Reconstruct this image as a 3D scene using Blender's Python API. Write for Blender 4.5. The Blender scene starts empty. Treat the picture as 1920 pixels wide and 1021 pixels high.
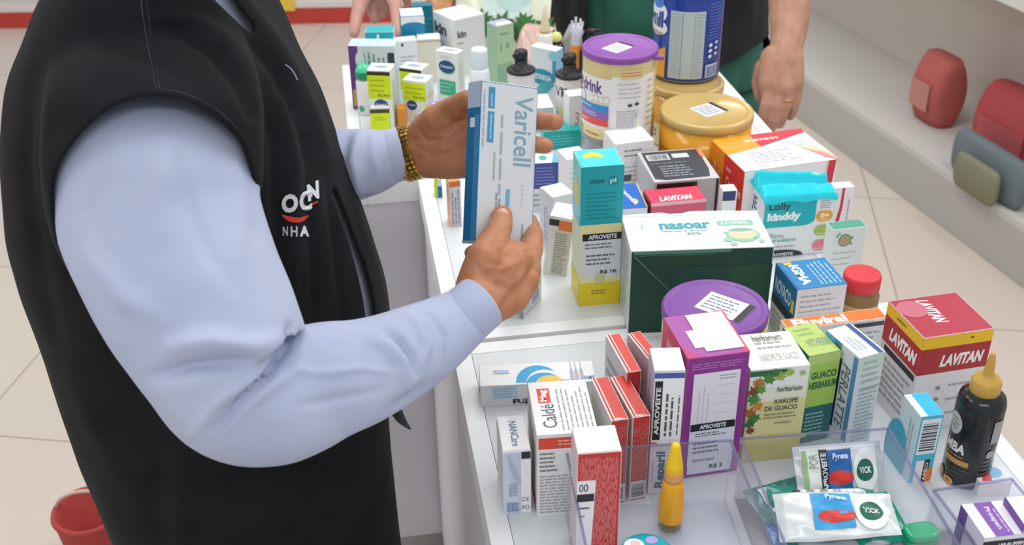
import bpy, bmesh, math, random
from mathutils import Vector, Matrix, noise
random.seed(7)
COL = bpy.context.scene.collection
SC = bpy.context.scene
# ------------------------------------------------------------------ camera, world, lights, exposure
FPX = 2150.0
TH = math.radians(30.5); PH = math.radians(-0.9); CAMZ = 1.8
FWD = Vector((0, math.cos(TH), -math.sin(TH)))
_r0 = Vector((1, 0, 0)); _u0 = Vector((0, math.sin(TH), math.cos(TH)))
RGT = _r0*math.cos(PH) + _u0*math.sin(PH)
UPV = _u0*math.cos(PH) - _r0*math.sin(PH)
cam_data = bpy.data.cameras.new('camera'); cam = bpy.data.objects.new('camera', cam_data); COL.objects.link(cam)
cam_data.sensor_width = 36; cam_data.lens = FPX*36/1920; cam_data.clip_start = .05
M = Matrix((RGT, UPV, -FWD)).transposed().to_4x4(); M.translation = Vector((0, 0, CAMZ))
cam.matrix_world = M
SC.camera = cam
cam_data.dof.use_dof = True; cam_data.dof.focus_distance = 1.42; cam_data.dof.aperture_fstop = 8
w = bpy.data.worlds.new('world'); SC.world = w; w.use_nodes = True
w.node_tree.nodes['Background'].inputs[0].default_value = (.93, .96, 1, 1)
w.node_tree.nodes['Background'].inputs[1].default_value = .62
SC.view_settings.view_transform = 'Standard'; SC.view_settings.look = 'None'
SC.view_settings.exposure = 0.0; SC.view_settings.gamma = 1; SC.view_settings.use_curve_mapping = False
def area(name, loc, sx, sy, e, col=(1, 1, 1), rot=(0, 0, 0)):
    l = bpy.data.lights.new(name, 'AREA'); l.shape = 'RECTANGLE'; l.size = sx; l.size_y = sy; l.energy = e; l.color = col
    o = bpy.data.objects.new(name, l); o.location = loc; o.rotation_euler = rot; COL.objects.link(o); return o
area('ceiling_panel', (0.2, 2.4, 2.95), .6, 2.4, 25, (1, .99, .97))
area('ceiling_panel', (-1.9, 1.6, 2.95), .6, 2.4, 26, (1, .98, .95))
area('ceiling_panel', (2.0, 2.2, 2.95), .6, 2.4, 32, (.97, .99, 1))
area('ceiling_panel', (0.2, -.9, 2.95), 1.8, .6, 22, (.97, .99, 1))
area('ceiling_panel', (0.2, 5.2, 2.95), 2.4, .6, 26, (1, .99, .97))

# ------------------------------------------------------------------ pixel helpers (1920 x 1021 frame)
def ray(px, py): return FWD + RGT*((px-960)/FPX) + UPV*((510.5-py)/FPX)
def Pz(px, py, z):
    d = ray(px, py); return Vector((0, 0, CAMZ)) + d*((z-CAMZ)/d.z)
def Py(px, py, y):
    d = ray(px, py); return Vector((0, 0, CAMZ)) + d*(y/d.y)
def Pd(px, py, dep): return Vector((0, 0, CAMZ)) + ray(px, py)*dep
def proj(p):
    q = Vector(p)-Vector((0, 0, CAMZ)); ww = q.dot(FWD); return (960+FPX*q.dot(RGT)/ww, 510.5-FPX*q.dot(UPV)/ww, ww)
ZC = .92
# ------------------------------------------------------------------ materials
_m = {}
def lin(c): return c/12.92 if c <= .04045 else ((c+.055)/1.055)**2.4
def rgb(h): return tuple(lin(int(h[i:i+2], 16)/255) for i in (0, 2, 4)) + (1,)
KIND = {'p': (.42, 0), 'g': (.16, 0), 'm': (.3, 1), 's': (.55, 0), 'f': (.9, 0)}
def mat(hx, kind='p'):
    k = (hx, kind)
    if k in _m: return _m[k]
    m = bpy.data.materials.new('surface_%s_%s' % (hx, kind)); m.use_nodes = True
    nt = m.node_tree; b = nt.nodes['Principled BSDF']
    r, me = KIND[kind]
    b.inputs['Base Color'].default_value = rgb(hx); b.inputs['Metallic'].default_value = me
    tc = nt.nodes.new('ShaderNodeTexCoord'); n = nt.nodes.new('ShaderNodeTexNoise'); n.inputs['Scale'].default_value = 60
    nt.links.new(tc.outputs['Object'], n.inputs['Vector'])
    mr = nt.nodes.new('ShaderNodeMapRange'); mr.inputs[3].default_value = r*.75; mr.inputs[4].default_value = r*1.25
    nt.links.new(n.outputs['Fac'], mr.inputs[0]); nt.links.new(mr.outputs[0], b.inputs['Roughness'])
    if kind == 's': b.inputs['Subsurface Weight'].default_value = .08; b.inputs['Subsurface Radius'].default_value = (.01, .004, .002)
    m.diffuse_color = rgb(hx); _m[k] = m; return m
def clear(hx='d8dce8', gl=.06, tr=.86):
    k = (hx, 'clear', gl, tr)
    if k in _m: return _m[k]
    m = bpy.data.materials.new('clear_plastic'); m.use_nodes = True; nt = m.node_tree; nt.nodes.clear()
    out = nt.nodes.new('ShaderNodeOutputMaterial'); t = nt.nodes.new('ShaderNodeBsdfTransparent')
    c = rgb(hx); t.inputs[0].default_value = c
    p = nt.nodes.new('ShaderNodeBsdfPrincipled'); p.inputs['Base Color'].default_value = c; p.inputs['Roughness'].default_value = .12
    fr = nt.nodes.new('ShaderNodeLayerWeight'); fr.inputs[0].default_value = .35
    pw = nt.nodes.new('ShaderNodeMath'); pw.operation = 'POWER'; pw.inputs[1].default_value = 2.2
    ad = nt.nodes.new('ShaderNodeMath'); ad.operation = 'MULTIPLY_ADD'; ad.inputs[1].default_value = .3; ad.inputs[2].default_value = gl; ad.use_clamp = True
    mx = nt.nodes.new('ShaderNodeMixShader')
    nt.links.new(fr.outputs['Facing'], pw.inputs[0]); nt.links.new(pw.outputs[0], ad.inputs[0]); nt.links.new(ad.outputs[0], mx.inputs[0])
    nt.links.new(t.outputs[0], mx.inputs[1]); nt.links.new(p.outputs[0], mx.inputs[2]); nt.links.new(mx.outputs[0], out.inputs[0])
    _m[k] = m; return m
def noisy(name, c1, c2, scale=30, rough=.85, bump=.2, bscale=400, kind=None, dist=.002, sheen=0):
    m = bpy.data.materials.new(name); m.use_nodes = True; nt = m.node_tree; b = nt.nodes['Principled BSDF']
    tc = nt.nodes.new('ShaderNodeTexCoord'); n = nt.nodes.new('ShaderNodeTexNoise'); n.inputs['Scale'].default_value = scale; n.inputs['Detail'].default_value = 6
    nt.links.new(tc.outputs['Object'], n.inputs['Vector'])
    r = nt.nodes.new('ShaderNodeValToRGB'); r.color_ramp.elements[0].position = .35; r.color_ramp.elements[1].position = .65
    r.color_ramp.elements[0].color = rgb(c1); r.color_ramp.elements[1].color = rgb(c2)
    nt.links.new(n.outputs['Fac'], r.inputs[0]); nt.links.new(r.outputs[0], b.inputs['Base Color'])
    n2 = nt.nodes.new('ShaderNodeTexNoise'); n2.inputs['Scale'].default_value = bscale; n2.inputs['Detail'].default_value = 3
    nt.links.new(tc.outputs['Object'], n2.inputs['Vector'])
    bp = nt.nodes.new('ShaderNodeBump'); bp.inputs['Strength'].default_value = bump; bp.inputs['Distance'].default_value = dist
    nt.links.new(n2.outputs['Fac'], bp.inputs['Height']); nt.links.new(bp.outputs[0], b.inputs['Normal'])
    b.inputs['Roughness'].default_value = rough
    if sheen: b.inputs['Sheen Weight'].default_value = sheen
    if kind == 'skin':
        b.inputs['Subsurface Weight'].default_value = .15; b.inputs['Subsurface Radius'].default_value = (.012, .004, .002); b.inputs['Subsurface Scale'].default_value = .5
    return m
# ------------------------------------------------------------------ mesh collector
class Mesh:
    def __init__(s): s.v = []; s.f = []; s.mi = []; s.sm = []; s.mats = []
    def mat(s, m):
        if isinstance(m, str): m = mat(m)
        if isinstance(m, tuple): m = mat(*m)
        if m not in s.mats: s.mats.append(m)
        return s.mats.index(m)
    def add(s, vs, fs, m, smooth=False):
        o = len(s.v); s.v += [tuple(v) for v in vs]; i = s.mat(m) if not isinstance(m, list) else None
        for k, f in enumerate(fs):
            s.f.append(tuple(o+x for x in f)); s.mi.append(i if i is not None else s.mat(m[k])); s.sm.append(smooth)
    def build(s, name, parent=None, loc=None):
        me = bpy.data.meshes.new(name); me.from_pydata(s.v, [], s.f)
        for m in s.mats: me.materials.append(m)
        me.polygons.foreach_set('material_index', s.mi); me.polygons.foreach_set('use_smooth', s.sm); me.update()
        o = bpy.data.objects.new(name, me); COL.objects.link(o)
        if parent: o.parent = parent
        if loc is not None: o.location = loc
        return o
    def box(s, w, d, h, m, o=(0, 0, 0), bev=.0007, faces=None):
        bm = bmesh.new(); bmesh.ops.create_cube(bm, size=1)
        for v in bm.verts: v.co = Vector((o[0]+(v.co.x+.5)*w, o[1]+(v.co.y+.5)*d, o[2]+(v.co.z+.5)*h))
        faces = faces or {}
        bm.normal_update(); keys = {}
        for f in bm.faces:
            n = f.normal; k = 'R' if n.x > .5 else 'L' if n.x < -.5 else 'K' if n.y > .5 else 'F' if n.y < -.5 else 'T' if n.z > .5 else 'B'
            f.material_index = s.mat(faces.get(k, m))
        if bev: bmesh.ops.bevel(bm, geom=bm.edges[:], offset=min(bev, w*.3, d*.3, h*.3), segments=2, profile=.7, affect='EDGES')
        bm.verts.ensure_lookup_table(); off = len(s.v)
        s.v += [tuple(v.co) for v in bm.verts]
        for f in bm.faces:
            s.f.append(tuple(off+v.index for v in f.verts)); s.mi.append(f.material_index); s.sm.append(False)
        bm.free()
    def lathe(s, prof, n=48, o=(0, 0, 0), smooth=True, rfun=None):
        """prof: list of (r, z, material of the band above this point)"""
        vs = []; fs = []; ms = []
        for (r, z, m) in prof:
            for i in range(n):
                a = 2*math.pi*i/n; rr = r if rfun is None else r*rfun(a, z)
                vs.append((o[0]+rr*math.cos(a), o[1]+rr*math.sin(a), o[2]+z))
        for j in range(len(prof)-1):
            for i in range(n):
                k = (i+1) % n; fs.append((j*n+i, j*n+k, (j+1)*n+k, (j+1)*n+i)); ms.append(prof[j][2])
        fs.append(tuple(range(n-1, -1, -1))); ms.append(prof[0][2])
        L = (len(prof)-1)*n; fs.append(tuple(L+i for i in range(n))); ms.append(prof[-1][2])
        s.add(vs, fs, ms, smooth)
        for q in (-1, -2): s.sm[q] = False
    def tube(s, pts, rad, m, n=12, caps=True, smooth=True):
        """pts: centre points, rad: radius or (ra, rb) per point"""
        pts = [Vector(p) for p in pts]; vs = []; prev = None
        for i, p in enumerate(pts):
            t = (pts[min(i+1, len(pts)-1)] - pts[max(i-1, 0)]).normalized()
            if prev is None: up = Vector((0, 0, 1)) if abs(t.z) < .9 else Vector((0, 1, 0)); a = t.cross(up).normalized()
            else: a = (prev - t*prev.dot(t)).normalized()
            prev = a; b = t.cross(a); r = rad[i] if isinstance(rad, (list, tuple)) else rad
            ra, rb = r if isinstance(r, (list, tuple)) else (r, r)
            for k in range(n):
                an = 2*math.pi*k/n; vs.append(p+a*math.cos(an)*ra+b*math.sin(an)*rb)
        fs = []
        for j in range(len(pts)-1):
            for i in range(n): k = (i+1) % n; fs.append((j*n+i, j*n+k, (j+1)*n+k, (j+1)*n+i))
        if caps: fs.append(tuple(range(n-1, -1, -1))); L = (len(pts)-1)*n; fs.append(tuple(L+i for i in range(n)))
        s.add(vs, fs, m, smooth)
# ------------------------------------------------------------------ text as mesh, cached and normalised to its own box
_t = {}
def textmesh(st, bold=0, shear=0):
    k = (st, bold, shear)
    if k in _t: return _t[k]
    cu = bpy.data.curves.new('lettering', 'FONT'); cu.body = st; cu.size = 1; cu.offset = bold; cu.shear = shear; cu.resolution_u = 3; cu.fill_mode = 'FRONT'
    ob = bpy.data.objects.new('lettering', cu); COL.objects.link(ob); bpy.context.view_layer.update()
    me = bpy.data.meshes.new_from_object(ob.evaluated_get(bpy.context.evaluated_depsgraph_get()))
    vs = [(v.co.x, v.co.y) for v in me.vertices]; fs = [tuple(p.vertices) for p in me.polygons]
    bpy.data.objects.remove(ob); bpy.data.curves.remove(cu); bpy.data.meshes.remove(me)
    x0 = min(v[0] for v in vs); x1 = max(v[0] for v in vs); y0 = min(v[1] for v in vs); y1 = max(v[1] for v in vs)
    vs = [((x-x0)/(x1-x0), (y-y0)/(y1-y0)) for x, y in vs]
    _t[k] = (vs, fs); return _t[k]
class Canvas:
    """flat prints on a face: fn(u, v, e) gives a local point, u and v run 0..1, e is the height above the face"""
    def __init__(s, me, fn, seg=1, e0=.00012): s.me = me; s.fn = fn; s.seg = seg; s.e = e0
    def _e(s): s.e += .00008; return s.e
    def rect(s, u0, v0, u1, v1, c):
        e = s._e(); n = max(1, int(round(s.seg*abs(u1-u0)))); vs = []
        for i in range(n+1):
            u = u0+(u1-u0)*i/n; vs += [s.fn(u, v0, e), s.fn(u, v1, e)]
        s.me.add(vs, [(2*i, 2*i+2, 2*i+3, 2*i+1) for i in range(n)], c, s.seg > 1)
    def poly(s, pts, c):
        e = s._e(); s.me.add([s.fn(u, v, e) for u, v in pts], [tuple(range(len(pts)))], c)
    def ell(s, cu, cv, ru, rv, c, n=28, rot=0, a0=0, a1=360):
        pts = []
        for i in range(n + (a1-a0 < 360)):
            a = math.radians(a0+(a1-a0)*i/n); x = math.cos(a)*ru; y = math.sin(a)*rv
            pts.append((cu+x*math.cos(rot)-y*math.sin(rot), cv+x*math.sin(rot)+y*math.cos(rot)))
        if s.seg > 1:
            e = s._e(); K = 5; N = len(pts); vs = [s.fn(cu, cv, e)]
            for k in range(1, K+1): vs += [s.fn(cu+(u-cu)*k/K, cv+(v-cv)*k/K, e) for u, v in pts]
            fs = [(0, 1+i, 1+(i+1) % N) for i in range(N)]
            for k in range(K-1): fs += [(1+k*N+i, 1+(k+1)*N+i, 1+(k+1)*N+(i+1) % N, 1+k*N+(i+1) % N) for i in range(N)]
            s.me.add(vs, fs, c, True)
        else: s.poly(pts, c)
    def rrect(s, u0, v0, u1, v1, c, r=.3, asp=1):
        ru = r*(v1-v0)*asp; rv = r*(v1-v0); pts = []
        for (cx, cy, a) in ((u1-ru, v0+rv, -90), (u1-ru, v1-rv, 0), (u0+ru, v1-rv, 90), (u0+ru, v0+rv, 180)):
            for k in range(6): t = math.radians(a+90*k/5); pts.append((cx+ru*math.cos(t), cy+rv*math.sin(t)))
        s.poly(pts, c)
    def text(s, st, u0, v0, u1, v1, c, rot=0, bold=.02, shear=0):
        e = s._e(); vs, fs = textmesh(st, bold, shear); out = []
        for x, y in vs:
            if rot == 90: x, y = 1-y, x
            elif rot == 270: x, y = y, 1-x
            elif rot == 180: x, y = 1-x, 1-y
            out.append(s.fn(u0+(u1-u0)*x, v0+(v1-v0)*y, e))
        s.me.add(out, fs, c)
    def qtext(s, st, q, c, bold=.02, shear=0):
        """lettering in a free quad: q = lower-left, lower-right, upper-right, upper-left (u, v)"""
        e = s._e(); vs, fs = textmesh(st, bold, shear); out = []
        for x, y in vs:
            u = (1-x)*(1-y)*q[0][0]+x*(1-y)*q[1][0]+x*y*q[2][0]+(1-x)*y*q[3][0]
            v = (1-x)*(1-y)*q[0][1]+x*(1-y)*q[1][1]+x*y*q[2][1]+(1-x)*y*q[3][1]
            out.append(s.fn(u, v, e))
        s.me.add(out, fs, c)
    def lines(s, u0, v0, u1, v1, n, c='8a8c92', vert=False, fill=.42, ragged=.3):
        e = s._e(); vs = []; fs = []
        for i in range(n):
            if vert: a0, a1, p0, p1 = v0, v1, u0+(u1-u0)*(i+.5-fill/2)/n, u0+(u1-u0)*(i+.5+fill/2)/n
            else: a0, a1, p0, p1 = u0, u1, v1-(v1-v0)*(i+.5-fill/2)/n, v1-(v1-v0)*(i+.5+fill/2)/n
            L = a1-a0; t = 0; end = 1-random.random()*ragged
            while t < end:
                l = random.uniform(.06, .2); b = min(end, t+l)
                x0, x1 = a0+L*t, a0+L*b
                q = [(p0, x0), (p1, x0), (p1, x1), (p0, x1)] if vert else [(x0, p1), (x1, p1), (x1, p0), (x0, p0)]
                k = len(vs); vs += [s.fn(a, b2, e) for a, b2 in q]; fs.append((k, k+1, k+2, k+3)); t = b+.03
        s.me.add(vs, fs, c)
    def bars(s, u0, v0, u1, v1, n, c='202226', vert=True):
        e = s._e(); vs = []; fs = []; t = 0.
        while t < 1:
            a = random.choice((.4, .8, 1.2))/n; b = min(1, t+a); k = len(vs)
            q = [(u0+(u1-u0)*t, v0), (u0+(u1-u0)*b, v0), (u0+(u1-u0)*b, v1), (u0+(u1-u0)*t, v1)] if vert else [(u0, v0+(v1-v0)*t), (u1, v0+(v1-v0)*t), (u1, v0+(v1-v0)*b), (u0, v0+(v1-v0)*b)]
            vs += [s.fn(*x, e) for x in q]; fs.append((k, k+1, k+2, k+3)); t = b+random.choice((.4, .8))/n
        s.me.add(vs, fs, c)
def tag(o, label, cat, group=None, kind=None):
    if label: o['label'] = label
    if cat: o['category'] = cat
    if group: o['group'] = group
    if kind: o['kind'] = kind
    return o
def empty(name, loc, rz=0, label=None, cat=None, group=None, rot=None):
    o = bpy.data.objects.new(name, None); o.empty_display_size = .02; COL.objects.link(o)
    o.location = loc; o.rotation_euler = rot or (0, 0, rz)
    return tag(o, label, cat, group)
def struct(o): o['kind'] = 'structure'; return o
BOXES = []
class Carton:
    """a folding carton standing on z0, from its front top corners A, B and a back top corner C in the photograph"""
    def __init__(s, name, label, A, B, C, side='L', base=None, h=None, z0=ZC, col='f0f0ee', faces=None, cat='medicine box', group=None, lean=(0, 0), flap=None, maxd=.3, bev=.0007, w=None, byside=.45):
        if h is None:
            g = Pz(*base, z0); lo, hi = 0., .45
            for _ in range(40):
                mid = (lo+hi)/2
                if proj((g.x, g.y, z0+mid))[1] > A[1]: lo = mid
                else: hi = mid
            h = lo
        a, b, c = Pz(*A, z0+h), Pz(*B, z0+h), Pz(*C, z0+h)
        x = (b-a); x.z = 0; W = w or x.length; x.normalize(); n = Vector((-x.y, x.x, 0))
        q0 = a if side == 'L' else b; n1 = (c-q0); n1.z = 0; da = (math.atan2(n1.y, n1.x)-math.atan2(n.y, n.x)+math.pi) % (2*math.pi)-math.pi
        lim = .22 if byside < 1 else .9; da = max(-lim, min(lim, da*byside)); n = Matrix.Rotation(da, 3, 'Z') @ n; x = Vector((n.y, -n.x, 0)); W = w or abs((b-a).dot(x)); a = a if side == 'L' else b-x*W
        D = min(maxd, max(.012, (c-(a if side == 'L' else b)).dot(n)))
        s.w, s.d, s.h = W, D, h; s.name = name
        rz = math.atan2(x.y, x.x)
        s.root = empty(name, (a.x, a.y, z0), rz, label, cat, group)
        if lean != (0, 0): s.root.rotation_euler = (lean[0], lean[1], rz)
        s.me = Mesh(); s.me.box(W, D, h, col, faces=faces, bev=bev)
        s.parts = [('carton', s.me)]
        s.F, s.L, s.R, s.T = s.canv(s.me)
        if flap:
            fl = s.sub('tuck_flap'); q = fl[0]
            q.box(W*.96, D*flap[1], .0009, flap[0], o=(W*.02, D*(flap[2] if len(flap) > 2 else .02), h+.0003), bev=.0004)
            s.T.e = .0013
        BOXES.append(s)
    def canv(s, me, e0=.00012):
        W, D, H = s.w, s.d, s.h
        return (Canvas(me, lambda u, v, e: (u*W, -e, v*H), e0=e0), Canvas(me, lambda u, v, e: (-e, D*(1-u), v*H), e0=e0),
                Canvas(me, lambda u, v, e: (W+e, D*u, v*H), e0=e0), Canvas(me, lambda u, v, e: (u*W, v*D, H+e), e0=e0))
    def sub(s, name, e0=.00035):
        m = Mesh(); s.parts.append((name, m)); return (m,)+s.canv(m, e0)
    def done(s):
        for n, m in s.parts:
            if m.v: m.build(n, s.root)
# ------------------------------------------------------------------ the setting
def tiles():
    m = bpy.data.materials.new('floor_tiles'); m.use_nodes = True; nt = m.node_tree; b = nt.nodes['Principled BSDF']
    tc = nt.nodes.new('ShaderNodeTexCoord'); mp = nt.nodes.new('ShaderNodeMapping'); mp.inputs['Rotation'].default_value[2] = math.radians(8.5); mp.inputs['Location'].default_value = (.1, .33, 0)
    br = nt.nodes.new('ShaderNodeTexBrick'); br.offset = 0; br.inputs['Scale'].default_value = 1; br.inputs['Brick Width'].default_value = .8; br.inputs['Row Height'].default_value = .8
    br.inputs['Mortar Size'].default_value = .0025; br.inputs['Color1'].default_value = rgb('d8cbbf'); br.inputs['Color2'].default_value = rgb('dbcfc3'); br.inputs['Mortar'].default_value = rgb('a89a8c')
    n = nt.nodes.new('ShaderNodeTexNoise'); n.inputs['Scale'].default_value = 1.2; mx = nt.nodes.new('ShaderNodeMixRGB'); mx.blend_type = 'MULTIPLY'; mx.inputs[0].default_value = .12
    nt.links.new(tc.outputs['Object'], mp.inputs[0]); nt.links.new(mp.outputs[0], br.inputs[0]); nt.links.new(tc.outputs['Object'], n.inputs[0])
    nt.links.new(br.outputs[0], mx.inputs[1]); nt.links.new(n.outputs['Color'], mx.inputs[2]); nt.links.new(mx.outputs[0], b.inputs['Base Color'])
    b.inputs['Roughness'].default_value = .32
    return m
q = Mesh(); q.add([(-6, -3, 0), (7, -3, 0), (7, 9, 0), (-6, 9, 0)], [(0, 1, 2, 3)], tiles()); struct(q.build('floor'))
q = Mesh(); q.box(13, .1, 3.1, ('e4e2dd', 'f'), o=(-6, 9, 0), bev=0); struct(q.build('wall_back'))
# counters: three white units in a row, turned 8.5 degrees
AX = Vector((-.148, .989, 0)).normalized(); BX = Vector((AX.y, -AX.x, 0)); CO = Vector((-.086, 1.309, 0)); CRZ = math.atan2(BX.y, BX.x)
def counter(label, s0, s1, t0, t1, cat='counter'):
    o = CO+BX*s0+AX*t0; W = s1-s0; D = t1-t0
    r = empty('display_counter', (o.x, o.y, 0), CRZ, label, cat, 'white display counters in a row')
    c = Mesh(); c.box(W-.012, D-.006, ZC-.045-.08, ('e2dfe6', 'p'), o=(.006, .003, .08), bev=.002); c.build('cabinet_body', r)
    c = Mesh(); c.box(W-.05, D-.05, .08, ('b9b4b4', 'p'), o=(.025, .025, 0), bev=.001); c.build('plinth', r)
    c = Mesh(); c.box(W-.05, D-.05, .03, ('dde1e2', 'p'), o=(.025, .025, ZC-.03), bev=.0008); c.build('worktop', r)
    c = Mesh(); e = .0245
    c.box(e, D, .045, 'f4f5f6', o=(0, 0, ZC-.0445), bev=.0015); c.box(e, D, .045, 'f4f5f6', o=(W-e, 0, ZC-.0445), bev=.0015)
    c.box(W-2*e-.0006, e, .045, 'f4f5f6', o=(e+.0003, 0, ZC-.0445), bev=.0015); c.box(W-2*e-.0006, e, .045, 'f4f5f6', o=(e+.0003, D-e, ZC-.0445), bev=.0015)
    c.build('edge_frame', r)
    return r
counter('nearest white counter in front, carrying the clear trays and the shortest boxes', 0, .635, -.62, -.010)
counter('middle white counter between the nearest one and the wider one behind', 0, .605, .0, .515)
counter('farthest and widest white counter, under the cans and pump bottles', -.115, .68, .523, 1.12)

# ------------------------------------------------------------------ cartons on the nearest counter
K = 'LAVITAN'
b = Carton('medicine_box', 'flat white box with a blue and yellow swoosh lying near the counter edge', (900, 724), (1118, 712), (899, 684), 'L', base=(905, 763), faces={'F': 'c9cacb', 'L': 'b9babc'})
b.T.ell(.5, .08, .19, .78, '1f9fd6', a0=0, a1=180); b.T.ell(.56, .02, .16, .62, 'eef1f2', a0=0, a1=180); b.T.ell(.55, .0, .15, .5, '1f9fd6', a0=0, a1=180); b.T.ell(.6, .0, .12, .36, 'efc24f', a0=0, a1=180)
b.T.ell(.2, .62, .06, .08, 'b9cfe0'); b.T.lines(.12, .5, .26, .72, 2, '9db9d6')
for x in (.8, .84, .885): b.T.poly([(x-.016, .12), (x+.016, .12), (x+.014, .5), (x+.003, .68), (x+.003, 1-.02), (x-.003, 1-.02), (x-.003, .68), (x-.014, .5)], 'b3b1c0')
b.T.text('SAMFI', .9, .1, .99, .26, '5b8fc4'); b.T.lines(.7, .04, .8, .14, 1, '50525a')
b.F.rect(.1, .35, .32, .95, 'a9bccb'); b.F.lines(.12, .4, .3, .9, 4, '7fa6bd'); b.F.lines(.45, .5, .62, .9, 3, '8fb0c4')
b.F.text('R$ 19.68', .28, .08, .78, .34, '222222', bold=.03)
b = Carton('medicine_box', 'small narrow white and lavender-grey box standing left of the red-lettered white box', (942, 848), (996, 845), (924, 781), 'L', base=(944, 965), col='f2f3f3', faces={'F': 'dfe1e8', 'L': 'e2e3e3'}, flap=('f4f4f4', .9))
b.T.text('NANCare', .38, .12, .66, .8, '4d6a96', rot=270, bold=.01)
b.F.rect(.1, 0, .62, .97, 'c3cbe0'); b.F.ell(.75, .98, .55, .52, 'b0b9d2', a0=180, a1=270); b.F.poly([(.02, .96), (.14, .96), (.3, .5), (.55, .33), (.6, .1), (.02, .02)], 'ced4e4')
b.F.rect(.66, .88, .98, .985, '1c1d20'); b.F.rect(.64, .02, .98, .87, 'f0eff0'); b.F.text('DE', .68, .2, .92, .27, '44464c', bold=0); b.F.text('PO', .68, .07, .92, .14, '44464c', bold=0)
b.F.bars(.12, .05, .55, .2, 22, '7d8cb6'); b.F.lines(.2, .3, .5, .55, 5, '7886a8', vert=True)
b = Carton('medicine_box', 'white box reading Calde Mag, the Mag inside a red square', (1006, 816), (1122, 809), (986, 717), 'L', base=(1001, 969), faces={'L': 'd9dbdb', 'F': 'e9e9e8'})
b.T.rect(.13, .58, .34, .86, 'e8402c'); b.T.text('Mag', .16, .61, .31, .83, 'ffffff', rot=90, bold=.03); b.T.text('Caldé', .14, .12, .37, .55, '4a4c50', rot=90, bold=0)
b.T.lines(.42, .06, .98, .86, 7, '9ba0a6', vert=True, fill=.3)
b.F.rect(.03, .83, .98, .96, 'dd4a34'); b.F.lines(.35, .86, .9, .94, 2, 'f6b3a4'); b.F.lines(.05, .55, .35, .8, 5, '74767a'); b.F.lines(.05, .04, .8, .52, 13, 'a9abad'); b.F.rect(.78, .01, .99, .2, 'd9342c')
b.L.lines(.2, .3, .8, .9, 5, 'd08a80', vert=True); b.L.rect(.1, .0, .9, .14, 'd23b2f')
# white flap red box standing inside the tray
b = Carton('medicine_box', 'red and white box with a blank white top standing inside the clear tray', (1083, 851), (1167, 847), (1068, 802), 'L', h=.145, z0=ZC+.004, faces={'F': 'c9302d', 'T': 'fdfdfd', 'L': 'ead6d3'}, flap=('fdfdfd', .94))
b.F.lines(.06, .0, .93, .965, 26, 'e9a39c', vert=True, fill=.3, ragged=.02); b.F.poly([(.0, .0), (.34, .0), (.43, .72), (.42, .76), (.0, .76)], 'f2f0f0')
b.F.text('00', .05, .66, .26, .73, '333338', bold=.01); b.F.rect(.0, .57, .4, .64, '26272b'); b.F.lines(.02, .49, .34, .53, 1, '55565c'); b.F.lines(.05, .42, .2, .45, 1, '888888')
for (A, B, C, ba, lb) in (((1146, 789), (1179, 784), (1110, 709), (1170, 945), 'red-topped box touching the Calde Mag box, left of the two front red-topped ones'),
                      ((1187, 783), (1219, 776), (1154, 705), (1172, 946), 'right of the two front red-topped boxes, beside the white Reparil box')):
    b = Carton('medicine_box', lb, A, B, C, 'L', h=.118, faces={'T': 'd9392e', 'F': 'b93230', 'L': 'e4e2dc', 'R': 'b93230'}, group='red-topped white-sided boxes on the nearest counter')
    b.T.rect(0, 0, .09, 1, 'e6ddda'); b.T.rect(.09, .0, .16, 1, 'c4302c'); b.T.rect(.2, .0, .27, 1, 'f4e9e6'); b.T.poly([(.3, .01), (.85, .01), (.3, .05)], 'fbeeea')
    b.F.lines(.08, .26, .92, .93, 9, 'd98a82', vert=True, fill=.25, ragged=.05); b.F.rect(.02, .02, .95, .24, 'd8d2d6'); b.F.bars(.12, .05, .85, .2, 16, '4a4650', vert=False)
for (A, B, C, lb, hh) in (((1175, 698), (1202, 693), (1143, 627), 'left of the two rear red-topped boxes, its white lettered side showing', .13), ((1216, 674), (1240, 668), (1180, 624), 'right of the two rear red-topped boxes, nearest the big dark green box', .13)):
    b = Carton('medicine_box', lb, A, B, C, 'L', h=hh, faces={'T': 'dd3d2d', 'F': 'b93230', 'L': 'e0dfe2', 'R': 'b93230'}, group='red-topped white-sided boxes on the nearest counter')
    b.T.rect(0, 0, .12, 1, 'e6ddda'); b.T.rect(.12, .0, .2, 1, 'a82c38'); b.T.rect(.24, .0, .31, 1, 'f4e9e6')
    b.L.lines(.1, .1, .85, .85, 6, 'a2a2ae'); b.F.lines(.08, .2, .92, .93, 9, 'd98a82', vert=True, fill=.25)
b = Carton('medicine_box', 'tall white box with a black sideways APROVEITE strip and sideways Reparil lettering', (1227, 697), (1287, 699), (1208, 652), 'L', base=(1211, 925), col='f3f4f6', faces={'F': 'e9eaec', 'L': 'b7bdd0'}, flap=('f8f9fb', .9))
b.F.rect(.02, .95, .98, .99, '4a5fa8')
sm, SF, SL, SR, ST = b.sub('price_sticker'); SF.rect(.04, .46, .97, .95, 'f4f4f6'); SF.rect(.05, .46, .3, .93, '17181a'); SF.text('APROVEITE', .09, .5, .25, .88, 'e8e8e8', rot=90, bold=.03); SF.lines(.38, .49, .72, .9, 2, '54565c', vert=True); SF.lines(.8, .5, .9, .85, 1, '55565c', vert=True)
b.F.ell(.12, .43, .12, .012, 'e07a50'); b.F.text('Reparil', .22, .05, .62, .36, '2b6f93', rot=90, bold=.035); b.F.lines(.1, .1, .16, .3, 1, 'a9a9ad', vert=True)
b.L.lines(.2, .2, .8, .9, 4, 'c48a98', vert=True)
b = Carton('medicine_box', 'tall purple box with a white APROVEITE price sheet on its front', (1290, 673), (1408, 660), (1239, 595), 'L', base=(1279, 898), col='8e2f8f', faces={'L': 'b94a86', 'T': 'a94ca4'}, bev=.001)
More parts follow.
